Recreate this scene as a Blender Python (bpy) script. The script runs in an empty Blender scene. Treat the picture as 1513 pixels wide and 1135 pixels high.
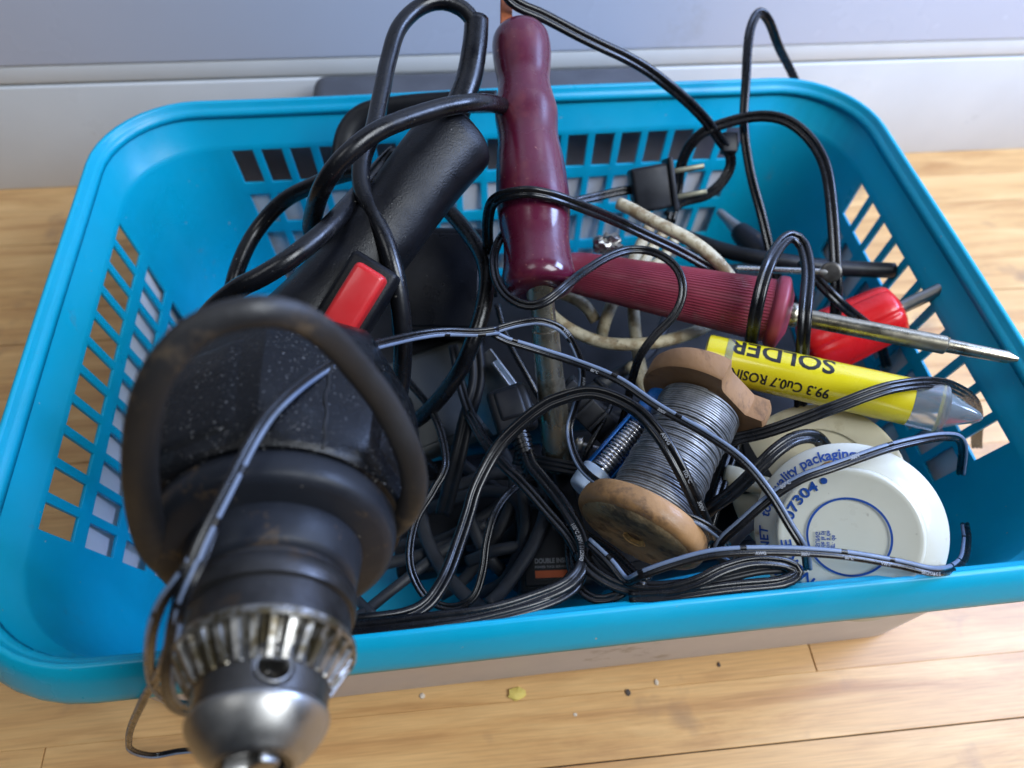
import bpy, bmesh, math, random
from mathutils import Vector, Matrix, noise
random.seed(7)
S = bpy.context.scene
COL = S.collection
V = Vector
PI = math.pi

# ------------------------------------------------------------------ camera
FPX, CX, CY = 1100.0, 756.5, 567.5          # focal length in photo pixels (1513 wide)
_p, _y, _r = map(math.radians, (55.0, 8.1, 3.0))
CAM = V((0, 0, .39))
FW = V((math.sin(_y)*math.cos(_p), math.cos(_y)*math.cos(_p), -math.sin(_p)))
R0 = V((math.cos(_y), -math.sin(_y), 0)); U0 = R0.cross(FW)
RT = R0*math.cos(_r) + U0*math.sin(_r); UP = -R0*math.sin(_r) + U0*math.cos(_r)
cd = bpy.data.cameras.new('camera'); cam = bpy.data.objects.new('camera', cd); COL.objects.link(cam)
m = Matrix((RT, UP, -FW)).transposed().to_4x4(); m.translation = CAM
cam.matrix_world = m
cd.sensor_width = 36; cd.lens = 36*FPX/1513; cd.clip_start = .01; cd.clip_end = 50
cd.dof.use_dof = True; cd.dof.focus_distance = .285; cd.dof.aperture_fstop = 8.0
S.camera = cam
# ------------------------------------------------------------------ light
w = bpy.data.worlds.new('World'); S.world = w; w.use_nodes = True
w.node_tree.nodes['Background'].inputs[0].default_value = (.55, .72, 1, 1)
w.node_tree.nodes['Background'].inputs[1].default_value = .045
S.view_settings.view_transform = 'Standard'; S.view_settings.look = 'None'
S.view_settings.exposure = 0; S.view_settings.gamma = 1
def area(name, loc, target, sx, sy, power, col):
    l = bpy.data.lights.new(name, 'AREA'); l.shape = 'RECTANGLE'; l.size = sx; l.size_y = sy
    l.energy = power; l.color = col
    o = bpy.data.objects.new(name, l); COL.objects.link(o); o.location = loc
    o.rotation_euler = (V(target)-V(loc)).to_track_quat('-Z', 'Y').to_euler()
    return o
area('window_light', (.75, -.30, 1.25), (.05, .2, .1), .6, .8, 21, (.88, .94, 1.0))
area('ceiling_light', (-.5, .0, 1.3), (.0, .15, .1),  .4, .4, 2.0, (.94, .97, 1.0))
area('blue_window_light', (.75, .27, .62), (.10, .479, .22), .3, .3, 10, (.42, .58, 1.0))

# ------------------------------------------------------------------ helpers
def ray(px, py): return FW + RT*((px-CX)/FPX) - UP*((py-CY)/FPX)
def D(px, py, d): return CAM + ray(px, py)*d                    # point seen at a photo pixel, d metres deep
def Pz(px, py, z): r = ray(px, py); return CAM + r*((z-CAM.z)/r.z)
def Yp(px, py, y): r = ray(px, py); return CAM + r*(y/r.y)

def new_mesh(name, verts, faces, mats=None, fm=None, parent=None, smooth=True, origin=None, uvs=None):
    """one mesh object; verts given in world space"""
    o0 = V((0, 0, 0))
    if parent is not None:
        q = parent
        while q is not None: o0 += q.location; q = q.parent
    elif origin is None:
        n = max(1, len(verts)); o0 = sum(verts, V())/n; o0.z = min(v.z for v in verts)
    else: o0 = V(origin)
    me = bpy.data.meshes.new(name)
    me.from_pydata([tuple(v-o0) for v in verts], [], faces)
    for mt in (mats or []): me.materials.append(mt)
    if fm:
        for p, k in zip(me.polygons, fm): p.material_index = k
    me.polygons.foreach_set('use_smooth', [smooth]*len(me.polygons))
    if uvs:
        l = me.uv_layers.new(name='UVMap')
        for p in me.polygons:
            for li, vi in zip(p.loop_indices, p.vertices): l.data[li].uv = uvs[vi]
    me.update()
    ob = bpy.data.objects.new(name, me); COL.objects.link(ob)
    if parent is not None: ob.parent = parent
    else: ob.location = o0
    return ob
def empty(name, loc):
    o = bpy.data.objects.new(name, None); COL.objects.link(o); o.location = V(loc); o.empty_display_size = .01; return o
def tag(o, label, cat, group=None, kind=None):
    if label: o['label'] = label
    if cat: o['category'] = cat
    if group: o['group'] = group
    if kind: o['kind'] = kind
    return o
def edge_split(o, ang=35):
    md = o.modifiers.new('split', 'EDGE_SPLIT'); md.split_angle = math.radians(ang); return o
def bevel(o, wd, seg=3, ang=35):
    md = o.modifiers.new('bevel', 'BEVEL'); md.width = wd; md.segments = seg; md.limit_method = 'ANGLE'; md.angle_limit = math.radians(ang)
    return o
def catmull(pts, step=.0022):
    """pts: list of tuples -> dense Vector list"""
    P = [V(p) for p in pts]
    P = [P[0]*2-P[1]] + P + [P[-1]*2-P[-2]]
    out = []
    for i in range(1, len(P)-2):
        a, b, c, d = P[i-1:i+3]
        n = max(2, int((c-b).length/step))
        for k in range(n):
            t = k/n
            out.append(.5*((2*b)+(c-a)*t+(2*a-5*b+4*c-d)*t*t+(3*b-a-3*c+d)*t**3))
    out.append(P[-2]); return out
def frames(path, face=None):
    """tangent, side, normal; normal leans to where the cord lies open (towards `face`)"""
    n = len(path); T = []
    for i in range(n):
        T.append((path[min(i+1, n-1)]-path[max(i-1, 0)]).normalized())
    if face is None: face = lambda p: (CAM-p).normalized()
    N = []
    for i in range(n):
        f = face(path[i]); q = f-T[i]*f.dot(T[i])
        if q.length < .15 and N: q = N[-1]-T[i]*N[-1].dot(T[i])
        N.append(q.normalized())
    for _ in range(3):
        N = [(N[max(i-1, 0)]+N[i]+N[min(i+1, n-1)]).normalized() for i in range(n)]
    N = [(N[i]-T[i]*N[i].dot(T[i])).normalized() for i in range(n)]
    B = [T[i].cross(N[i]).normalized() for i in range(n)]
    return T, B, N
def sweep_data(path, prof, fr, scale=None, twist=None, cap=True):
    T, B, N = fr; m_ = len(prof); verts = []; uvs = []; faces = []; L = 0
    for i, p in enumerate(path):
        if i: L += (p-path[i-1]).length
        s = scale(i/(len(path)-1)) if scale else 1
        tw = twist(i/(len(path)-1)) if twist else 0
        b = B[i]*math.cos(tw)+N[i]*math.sin(tw); nn = N[i]*math.cos(tw)-B[i]*math.sin(tw)
        for j, (x, y) in enumerate(prof):
            verts.append(p+b*x*s+nn*y*s); uvs.append((L*100, j/m_))
    for i in range(len(path)-1):
        for j in range(m_):
            k = (j+1) % m_
            faces.append((i*m_+j, i*m_+k, (i+1)*m_+k, (i+1)*m_+j))
    if cap:
        faces.append(tuple(range(m_-1, -1, -1))); faces.append(tuple((len(path)-1)*m_+j for j in range(m_)))
    return verts, faces, uvs
def circ(r, n=14, ry=None): return [(r*math.cos(2*PI*k/n), (ry or r)*math.sin(2*PI*k/n)) for k in range(n)]
def twin_prof(wd, ribs=2, n=9):
    """flat cord section of `ribs` touching round conductors"""
    r = wd/(2*ribs)*1.06; cs = [(-wd/2+wd/(2*ribs)*(2*k+1)) for k in range(ribs)]; out = []
    for c in cs[::-1]:                                          # top, right to left
        a0, a1 = (38, 142)
        if c == cs[-1]: a0 = -10 if ribs > 1 else 0
        if c == cs[0]: a1 = 190
        for k in range(n):
            a = math.radians(a0+(a1-a0)*k/(n-1)); out.append((c+r*math.cos(a), r*math.sin(a)))
    for c in cs:                                                # bottom, left to right
        a0, a1 = (218, 322)
        if c == cs[0]: a0 = 200
        if c == cs[-1]: a1 = 340
        for k in range(n):
            a = math.radians(a0+(a1-a0)*k/(n-1)); out.append((c+r*math.cos(a), r*math.sin(a)))
    return out

# ------------------------------------------------------------------ materials
def mat(name, base, rough=.5, metal=0, var=.25, vscale=40, bump=0, bscale=300, speck=None, sscale=900, sth=.72,
        smear=None, smscale=25, smth=.58, coat=0, sub=0, spec=.5, rvar=.15, trans=0, ior=1.45, alpha=1, stretch=None):
    mt = bpy.data.materials.new(name); mt.use_nodes = True; nt = mt.node_tree; N = nt.nodes; L = nt.links
    b = N['Principled BSDF']; tc = N.new('ShaderNodeTexCoord'); mp = N.new('ShaderNodeMapping')
    L.new(tc.outputs['Object'], mp.inputs[0])
    if stretch: mp.inputs['Scale'].default_value = stretch
    def nz(sc, det=4, rgh=.6):
        n = N.new('ShaderNodeTexNoise'); n.inputs['Scale'].default_value = sc; n.inputs['Detail'].default_value = det
        n.inputs['Roughness'].default_value = rgh; L.new(mp.outputs[0], n.inputs['Vector']); return n.outputs['Fac']
    def ramp(src, a, b_):
        r = N.new('ShaderNodeMapRange'); r.inputs[1].default_value = a; r.inputs[2].default_value = b_; L.new(src, r.inputs[0]); return r.outputs[0]
    def mix(fac, A, Bc):
        x = N.new('ShaderNodeMix'); x.data_type = 'RGBA'; L.new(fac, x.inputs[0])
        for s_, idx in ((A, 6), (Bc, 7)):
            if isinstance(s_, tuple): x.inputs[idx].default_value = (*s_[:3], 1)
            else: L.new(s_, x.inputs[idx])
        return x.outputs[2]
    n1 = nz(vscale)
    lo = tuple(c*(1-var) for c in base); hi = tuple(min(1, c*(1+var)) for c in base)
    c = mix(ramp(n1, .3, .7), lo, hi)
    rsrc = None
    mr = N.new('ShaderNodeMapRange'); mr.inputs[1].default_value = .3; mr.inputs[2].default_value = .7
    mr.inputs[3].default_value = max(.03, rough-rvar); mr.inputs[4].default_value = min(1, rough+rvar); L.new(nz(vscale*1.7), mr.inputs[0]); rsrc = mr.outputs[0]
    if smear:
        f = ramp(nz(smscale, 6, .7), smth, smth+.12); c = mix(f, c, smear)
    if speck:
        f = ramp(nz(sscale, 2, .5), sth, sth+.05); f2 = ramp(nz(60, 3), .38, .55)
        mu = N.new('ShaderNodeMath'); mu.operation = 'MULTIPLY'; L.new(f, mu.inputs[0]); L.new(f2, mu.inputs[1]); c = mix(mu.outputs[0], c, speck)
    L.new(c, b.inputs['Base Color']); L.new(rsrc, b.inputs['Roughness'])
    b.inputs['Metallic'].default_value = metal; b.inputs['Coat Weight'].default_value = coat; b.inputs['Coat Roughness'].default_value = .12
    b.inputs['Specular IOR Level'].default_value = spec; b.inputs['IOR'].default_value = ior
    if trans: b.inputs['Transmission Weight'].default_value = trans
    if sub: b.inputs['Subsurface Weight'].default_value = sub; b.inputs['Subsurface Radius'].default_value = (.003, .004, .005); b.inputs['Subsurface Scale'].default_value = .5
    if alpha < 1: b.inputs['Alpha'].default_value = alpha
    if bump:
        bp = N.new('ShaderNodeBump'); bp.inputs['Strength'].default_value = bump; bp.inputs['Distance'].default_value = .0006
        L.new(nz(bscale, 5), bp.inputs['Height']); L.new(bp.outputs[0], b.inputs['Normal'])
    return mt
M = {}
M['cyan'] = mat('cyan_plastic', (.001, .345, .53), .38, var=.06, vscale=12, bump=.06, bscale=500, sub=.12, smear=(.04, .27, .40), smscale=55, smth=.64, speck=(.35, .38, .33), sscale=420, sth=.745)
M['wall'] = mat('white_gloss_panel', (.60, .67, .82), .22, var=.03, vscale=6, bump=.03, bscale=60, smear=(.52, .57, .66), smscale=9, smth=.64)
M['trim'] = mat('white_trim', (.66, .68, .68), .4, var=.06, vscale=10, smear=(.30, .25, .18), smscale=22, smth=.70)
M['gap'] = mat('dark_gap', (.2, .2, .2), .8)
M['tub'] = mat('pale_grey_plastic', (.64, .62, .65), .5, var=.06, vscale=15, smear=(.30, .26, .22), smscale=20, smth=.64)
M['case'] = mat('dark_grey_plastic', (.085, .09, .105), .5, var=.15, bump=.15, bscale=800, spec=.30)
M['dusty'] = mat('dusty_grey_pvc', (.030, .032, .038), .5, var=.4, vscale=50, smear=(.05, .052, .056), smscale=60, smth=.56, rvar=.1, bump=.1, bscale=500)
M['fresh'] = mat('fresh_torn_wood', (.55, .34, .12), .7, var=.5, vscale=300, bump=.5)
M['rubber'] = mat('black_rubber', (.0045, .0047, .006), .27, var=.4, vscale=60, bump=.15, bscale=500, smear=(.035, .034, .034), smscale=90, smth=.66, speck=(.16, .15, .13), sscale=600, sth=.73, rvar=.1, spec=.5)
M['pvc'] = mat('black_pvc', (.005, .0053, .0065), .26, var=.35, vscale=80, bump=.10, bscale=700, smear=(.03, .03, .033), smscale=120, smth=.66, speck=(.15, .14, .12), sscale=700, sth=.76, rvar=.1, spec=.5)
M['pvc2'] = mat('dusty_black_pvc', (.011, .012, .015), .42, var=.35, vscale=60, smear=(.03, .03, .034), smscale=50, smth=.58, rvar=.1, spec=.30)
M['drill'] = mat('black_drill_plastic', (.0028, .0033, .0045), .30, var=.45, vscale=25, bump=.35, bscale=900, smear=(.012, .016, .02), smscale=35, smth=.56, speck=(.20, .20, .20), sscale=1300, sth=.66, spec=.30)
M['grip'] = mat('black_grip_plastic', (.0045, .0048, .0065), .36, var=.3, vscale=30, bump=.3, bscale=1400, smear=(.012, .012, .014), smscale=40, smth=.62, speck=(.2, .19, .17), sscale=650, sth=.74, spec=.30)
M['drill_grey'] = mat('worn_dark_grey_plastic', (.013, .015, .02), .45, var=.2, vscale=40, bump=.1, bscale=600, smear=(.10, .065, .035), smscale=55, smth=.60, speck=(.3, .27, .22), sscale=500, sth=.75, spec=.30)
M['rusty'] = mat('rust_stained_steel', (.045, .044, .045), .42, metal=.7, var=.4, vscale=60, bump=.25, bscale=400, smear=(.08, .055, .038), smscale=70, smth=.56, speck=(.3, .27, .22), sscale=400, sth=.74)
M['shiny'] = mat('shiny_steel', (.60, .59, .57), .22, metal=1, var=.1, vscale=60, smear=(.3, .28, .25), smscale=90, smth=.6)
M['gear'] = mat('worn_gear_steel', (.30, .29, .27), .40, metal=.85, var=.35, vscale=120, bump=.3, bscale=500, smear=(.10, .08, .045), smscale=140, smth=.44)
M['chuckdark'] = mat('oily_dark_steel', (.085, .08, .074), .34, metal=.85, var=.3, vscale=50, smear=(.05, .045, .04), smscale=30, smth=.55)
M['steel'] = mat('polished_steel', (.34, .33, .315), .40, metal=1, var=.12, vscale=30, bump=.05, bscale=300, smear=(.25, .24, .22), smscale=60, smth=.62)
M['nickel'] = mat('tarnished_nickel', (.42, .38, .29), .30, metal=.92, var=.25, vscale=40, smear=(.17, .145, .10), smscale=45, smth=.50, bump=.15, bscale=400)
M['loop'] = mat('worn_grey_rubber', (.014, .0135, .014), .5, var=.3, vscale=30, smear=(.10, .07, .04), smscale=30, smth=.58, bump=.2, bscale=400)
M['red'] = mat('red_plastic', (.50, .018, .020), .35, var=.08, bump=.05, coat=.2)
M['redbright'] = mat('bright_red_plastic', (.62, .008, .010), .3, var=.1, coat=.3)
M['burg'] = mat('burgundy_painted_wood', (.088, .008, .026), .27, var=.18, vscale=30, bump=.12, bscale=200, smear=(.12, .018, .03), smscale=50, smth=.55, speck=(.34, .15, .12), sscale=420, sth=.70, coat=.35)
M['ribbed'] = mat('ribbed_maroon_plastic', (.25, .035, .06), .42, var=.2, vscale=50, smear=(.26, .10, .11), smscale=60, smth=.56)
M['peg'] = mat('orange_wood', (.33, .09, .03), .6, var=.4, vscale=150, stretch=(1, 1, .1))
M['spoolwood'] = mat('aged_spool_wood', (.31, .165, .065), .6, var=.35, vscale=45, bump=.5, bscale=260, smear=(.10, .055, .028), smscale=55, smth=.54, speck=(.55, .33, .12), sscale=180, sth=.72, coat=.12)
M['spoolface'] = mat('dirty_end_grain_wood', (.28, .195, .10), .75, var=.35, vscale=60, bump=.7, bscale=350, smear=(.09, .065, .04), smscale=70, smth=.50, speck=(.45, .28, .12), sscale=200, sth=.74, stretch=(1, .35, 1))
M['spoolwood2'] = mat('pale_spool_wood', (.27, .145, .066), .7, var=.25, vscale=60, bump=.4, bscale=300, smear=(.12, .065, .035), smscale=60, smth=.56, stretch=(1, .4, 1))
M['solder'] = mat('solder_wire', (.25, .255, .265), .50, metal=.85, var=.4, vscale=150, smear=(.2, .2, .2), smscale=130, smth=.55)
M['tin_bright'] = mat('bright_solder_wire', (.6, .6, .62), .25, metal=1, var=.15, vscale=150)
M['yellow'] = mat('yellow_label', (.68, .56, .012), .3, var=.04, coat=.9, smear=(.42, .34, .02), smscale=60, smth=.68)
M['clear'] = mat('clear_plastic', (.62, .66, .70), .12, var=.05, trans=.85, coat=.5, smear=(.5, .4, .2), smscale=80, smth=.66)
M['blue'] = mat('blue_plastic', (.01, .12, .42), .3, var=.2, coat=.5)
M['frost'] = mat('frosted_cap', (.42, .52, .66), .35, var=.05, sub=.3, trans=.25)
M['board'] = mat('hole_shade_grey', (.22, .22, .25), .6, var=.15, vscale=20)
M['cream'] = mat('cream_plastic', (.60, .55, .40), .45, var=.08, smear=(.42, .36, .22), smscale=30, smth=.6, sub=.1)
M['offwhite'] = mat('dirty_white_cord', (.50, .44, .30), .6, var=.22, vscale=80, bump=.3, bscale=400, smear=(.27, .20, .11), smscale=110, smth=.47, speck=(.05, .04, .03), sscale=500, sth=.66)
M['enamel'] = mat('white_enamel', (.60, .60, .52), .38, var=.04, bump=.12, bscale=120, smear=(.33, .24, .12), smscale=60, smth=.58, speck=(.10, .07, .04), sscale=260, sth=.73, coat=.4)
M['bluink'] = mat('blue_print', (.012, .065, .30), .4, var=.2, vscale=200)
M['blackink'] = mat('black_print', (.012, .012, .012), .4)
M['whiteink'] = mat('grey_print', (.26, .27, .29), .5)
M['stripe'] = mat('blue_grey_stripe', (.13, .17, .25), .4, var=.12, vscale=100)
M['orange'] = mat('orange_print', (.55, .10, .02), .5)
M['rust'] = mat('rust_stain', (.28, .13, .03), .7, var=.4, vscale=200)
M['bracket'] = mat('galvanised_steel', (.30, .30, .30), .4, metal=.8, var=.3, vscale=60)
M['olive'] = mat('dull_grey_plastic', (.050, .051, .047), .55, var=.1)
M['brass'] = mat('tarnished_prongs', (.13, .125, .09), .4, metal=.8, var=.3, vscale=120)
M['crumb'] = mat('yellow_crumb', (.75, .60, .16), .7)
M['crumb2'] = mat('dark_crumb', (.10, .08, .07), .8)
M['crumb3'] = mat('pale_crumb', (.7, .62, .52), .8)

def wood_floor():
    mt = bpy.data.materials.new('oak_floor'); mt.use_nodes = True; nt = mt.node_tree; N = nt.nodes; L = nt.links; b = N['Principled BSDF']
    tc = N.new('ShaderNodeTexCoord'); g = N.new('ShaderNodeNewGeometry')
    ad = N.new('ShaderNodeVectorMath'); ad.operation = 'ADD'; sc = N.new('ShaderNodeVectorMath'); sc.operation = 'SCALE'; sc.inputs[3].default_value = 7
    cmb = N.new('ShaderNodeCombineXYZ'); L.new(g.outputs['Random Per Island'], cmb.inputs[0]); L.new(g.outputs['Random Per Island'], cmb.inputs[1])
    L.new(cmb.outputs[0], sc.inputs[0]); L.new(tc.outputs['Object'], ad.inputs[0]); L.new(sc.outputs[0], ad.inputs[1])
    mp = N.new('ShaderNodeMapping'); mp.inputs['Scale'].default_value = (7, 60, 1); L.new(ad.outputs[0], mp.inputs[0])
    n1 = N.new('ShaderNodeTexNoise'); n1.inputs['Scale'].default_value = 1; n1.inputs['Detail'].default_value = 8; n1.inputs['Roughness'].default_value = .65; n1.inputs['Distortion'].default_value = .6; L.new(mp.outputs[0], n1.inputs[0])
    mp2 = N.new('ShaderNodeMapping'); mp2.inputs['Scale'].default_value = (35, 900, 1); L.new(ad.outputs[0], mp2.inputs[0])
    n2 = N.new('ShaderNodeTexNoise'); n2.inputs['Detail'].default_value = 4; n2.inputs['Scale'].default_value = 1; L.new(mp2.outputs[0], n2.inputs[0])
    cr = N.new('ShaderNodeValToRGB'); L.new(n1.outputs[0], cr.inputs[0])
    e = cr.color_ramp.elements; e[0].position = .28; e[0].color = (.44, .215, .075, 1); e[1].position = .72; e[1].color = (.78, .50, .22, 1)
    q = e.new(.5); q.color = (.64, .37, .145, 1)
    mx = N.new('ShaderNodeMix'); mx.data_type = 'RGBA'; mx.blend_type = 'MULTIPLY'; mx.inputs[0].default_value = .5
    r2 = N.new('ShaderNodeMapRange'); r2.inputs[1].default_value = .35; r2.inputs[2].default_value = .6; r2.inputs[3].default_value = .72; L.new(n2.outputs[0], r2.inputs[0])
    L.new(cr.outputs[0], mx.inputs[6]); L.new(r2.outputs[0], mx.inputs[7])
    n3 = N.new('ShaderNodeTexNoise'); n3.inputs['Scale'].default_value = 22; n3.inputs['Detail'].default_value = 4; L.new(tc.outputs['Object'], n3.inputs[0])
    r3 = N.new('ShaderNodeMapRange'); r3.inputs[1].default_value = .60; r3.inputs[2].default_value = .78; L.new(n3.outputs[0], r3.inputs[0])
    m3 = N.new('ShaderNodeMix'); m3.data_type = 'RGBA'; L.new(r3.outputs[0], m3.inputs[0]); L.new(mx.outputs[2], m3.inputs[6]); m3.inputs[7].default_value = (.27, .16, .09, 1)
    L.new(m3.outputs[2], b.inputs['Base Color']); b.inputs['Roughness'].default_value = .42
    bp = N.new('ShaderNodeBump'); bp.inputs['Strength'].default_value = .15; bp.inputs['Distance'].default_value = .0005; L.new(n2.outputs[0], bp.inputs['Height']); L.new(bp.outputs[0], b.inputs['Normal'])
    return mt
M['floor'] = wood_floor()

# ------------------------------------------------------------------ generic builders
def box_data(c, ax, ay, az, sx, sy, sz):
    vs = [c+ax*(x*sx/2)+ay*(y*sy/2)+az*(z*sz/2) for z in (-1, 1) for y in (-1, 1) for x in (-1, 1)]
    fs = [(0, 2, 3, 1), (4, 5, 7, 6), (0, 1, 5, 4), (2, 6, 7, 3), (1, 3, 7, 5), (0, 4, 6, 2)]
    return vs, fs
X, Y, Z = V((1, 0, 0)), V((0, 1, 0)), V((0, 0, 1))
def box(name, c, size, m_, parent=None, axes=(X, Y, Z), bev=0, seg=3, smooth=False, origin=None):
    vs, fs = box_data(V(c), *axes, *size)
    o = new_mesh(name, vs, fs, [m_], parent=parent, smooth=smooth or bev > 0, origin=origin)
    if bev: bevel(o, bev, seg)
    return o
def merge(lst):
    vs, fs = [], []
    for v, f in lst:
        k = len(vs); vs += v; fs += [tuple(i+k for i in q) for q in f]
    return vs, fs
def basis(axis, hint=None):
    a = axis.normalized(); h = hint or (CAM*1.0)
    n = (h-a*h.dot(a)).normalized(); return a, n, a.cross(n)
def lathe_data(o, axis, prof, n=64, mod=None, close=True, hint=None):
    """prof: (s, r) along axis"""
    a, u, v = basis(axis, hint or V((.3, -.5, 1)))
    vs, fs = [], []
    for i, (s, r) in enumerate(prof):
        for k in range(n):
            t = 2*PI*k/n; rr = r*(mod(s, t) if mod else 1)
            vs.append(o+a*s+u*rr*math.cos(t)+v*rr*math.sin(t))
    for i in range(len(prof)-1):
        for k in range(n):
            k2 = (k+1) % n; fs.append((i*n+k, i*n+k2, (i+1)*n+k2, (i+1)*n+k))
    if close:
        fs.append(tuple(range(n-1, -1, -1))); fs.append(tuple((len(prof)-1)*n+k for k in range(n)))
    return vs, fs
def lathe(name, o, axis, prof, m_, parent=None, n=64, mod=None, close=True, hint=None, split=40):
    vs, fs = lathe_data(o, axis, prof, n, mod, close, hint)
    ob = new_mesh(name, vs, fs, [m_], parent=parent); 
    if split: edge_split(ob, split)
    return ob
def smooth_prof(pts, n=4):
    c = catmull([(a, b, 0) for a, b in pts], step=1e9) if n == 1 else None
    P = [V((a, b, 0)) for a, b in pts]; P = [P[0]*2-P[1]]+P+[P[-1]*2-P[-2]]; out = []
    for i in range(1, len(P)-2):
        a, b, c, d = P[i-1:i+3]
        for k in range(n):
            t = k/n; q = .5*((2*b)+(c-a)*t+(2*a-5*b+4*c-d)*t*t+(3*b-a-3*c+d)*t**3); out.append((q.x, max(q.y, .0001)))
    out.append(pts[-1]); return out
_tc = {}
def text_data(s, size, cuts=0, bold=.022):
    """filled letters as flat mesh (list of 2D points, faces), finely cut so that it can be bent"""
    c = bpy.data.curves.new('t', 'FONT'); c.body = s; c.size = size; c.align_x = 'LEFT'; c.resolution_u = 3; c.offset = size*bold
    o = bpy.data.objects.new('t', c); COL.objects.link(o); dg = bpy.context.evaluated_depsgraph_get(); dg.update()
    me = bpy.data.meshes.new_from_object(o.evaluated_get(dg)); bpy.data.objects.remove(o)
    bm = bmesh.new(); bm.from_mesh(me); bpy.data.meshes.remove(me)
    if cuts:
        xs = [v.co.x for v in bm.verts]; x0, x1 = min(xs), max(xs); ys = [v.co.y for v in bm.verts]; y0, y1 = min(ys), max(ys)
        st = cuts; x = x0+st
        while x < x1: bmesh.ops.bisect_plane(bm, geom=bm.verts[:]+bm.edges[:]+bm.faces[:], plane_co=(x, 0, 0), plane_no=(1, 0, 0)); x += st
        y = y0+st
        while y < y1: bmesh.ops.bisect_plane(bm, geom=bm.verts[:]+bm.edges[:]+bm.faces[:], plane_co=(0, y, 0), plane_no=(0, 1, 0)); y += st
    bm.verts.ensure_lookup_table(); bm.verts.index_update()
    pts = [(v.co.x, v.co.y) for v in bm.verts]; fs = [tuple(v.index for v in f.verts) for f in bm.faces]; bm.free()
    return pts, fs
def text_on(name, s, size, fn, m_, parent, cuts=0, bold=0):
    pts, fs = text_data(s, size, cuts)
    vs = [fn(x, y) for x, y in pts]
    return new_mesh(name, vs, fs, [m_], parent=parent, smooth=False)

# ------------------------------------------------------------------ cords
def resolve(pts):
    return [tuple(D(a, b, c)) for a, b, c in pts]
def cord(name, pts, prof, m_, parent=None, label=None, cat='cord', group=None, scale=None, twist=None, stripe=None, prints=(), jit=.0, face=None):
    path = catmull(resolve(pts)); fr = frames(path, face)
    if jit:
        ph = random.random()*99
        path = [p+V((noise.noise(p*35+V((ph, 0, 0))), noise.noise(p*35+V((0, ph, 0))), noise.noise(p*35+V((0, 0, ph)))))*jit for p in path]
    vs, fs, uv = sweep_data(path, prof, fr, scale, twist)
    mats = [m_]; fm = None
    if stripe:                                                  # printed dashes along one conductor
        a, b, dash, gap = stripe; mats = [m_, M['stripe']]; fm = []; mm = len(prof); L = random.random()*.01
        for i in range(len(path)-1):
            L += (path[i+1]-path[i]).length
            on = (L % (dash+gap)) < dash
            for j in range(mm):
                fm.append(1 if on and a <= j < b else 0)
        fm += [0, 0]
    o = new_mesh(name, vs, fs, mats, fm, parent=parent, uvs=uv)
    if label: tag(o, label, cat, group)
    if prints:
        cum = [0]
        for i in range(1, len(path)): cum.append(cum[-1]+(path[i]-path[i-1]).length)
        T, B, N = fr; hgt = max(y for x, y in prof)+.00008
        for s, frac, size, off, flip in prints:
            s0 = cum[-1]*frac
            def fn(x, y, s0=s0, off=off, flip=flip):
                d = s0+(x if not flip else -x); d = min(max(d, 0), cum[-1]*.999); i = 0
                lo, hi = 0, len(cum)-1
                while hi-lo > 1:
                    md = (lo+hi)//2
                    if cum[md] <= d: lo = md
                    else: hi = md
                t = (d-cum[lo])/(cum[hi]-cum[lo]); p = path[lo].lerp(path[hi], t)
                yy = (y-size*.35)*(1 if flip else -1)
                return p-B[lo]*(-(off+yy) if True else 0)*1+N[lo]*hgt
            text_on('cord_print', s, size, fn, M['whiteink'], o)
    return o

# ================================================================== SETTING
def build_floor():
    vs, fs = [], []; wd = .0307; y0 = .0497
    rnd = random.Random(3)
    for r in range(-38, 18):
        ya, yb = y0+r*wd+(.00030 if r % 3 == 0 else .00002), y0+(r+1)*wd-(.00030 if r % 3 == 2 else .00002)
        x = -1.7+rnd.random()*.5
        cuts = []
        if r == 1: cuts = [-1.6, -.62, .176, 1.0, 1.7]
        else:
            while x < 1.7: cuts.append(x); x += .5+rnd.random()*.6
            cuts.append(1.9)
        for a, b in zip(cuts[:-1], cuts[1:]):
            k = len(vs); a += .0003; b -= .0003
            q = .00018
            vs += [V((a, ya, -.003)), V((b, ya, -.003)), V((b, yb, -.003)), V((a, yb, -.003)),
                   V((a, ya, -q)), V((b, ya, -q)), V((b, yb, -q)), V((a, yb, -q)),
                   V((a+q, ya+q, 0)), V((b-q, ya+q, 0)), V((b-q, yb-q, 0)), V((a+q, yb-q, 0))]
            for t in (0, 4):
                for i in range(4):
                    j = (i+1) % 4; fs.append((k+t+i, k+t+j, k+t+4+j, k+t+4+i))
            fs.append((k+8, k+9, k+10, k+11))
    o = new_mesh('floor', vs, fs, [M['floor']], smooth=False, origin=(0, 0, 0)); o['kind'] = 'structure'
    g = box('subfloor', (0, -.3, -.0065), (3.6, 3, .005), M['gap']); g['kind'] = 'structure'
build_floor()
zt1 = Yp(740, 79, .479).z; zt2 = Yp(740, 106, .479).z
o = box('wall', (0, .499, zt1+.5), (3.4, .04, 1.0), M['wall'], bev=.0012); o['kind'] = 'structure'
o = box('wall_trim', (0, .499, (zt1+zt2)/2), (3.4, .0385, zt1-zt2-.0012), M['trim'], bev=.0010); o['kind'] = 'structure'
o = box('baseboard', (0, .4985, (zt2-.0015)/2), (3.4, .0385, zt2-.0012), M['trim'], bev=.0010); o['kind'] = 'structure'
o = box('wall_core', (0, .512, .3), (3.4, .03, .6), M['gap']); o['kind'] = 'structure'

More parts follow.
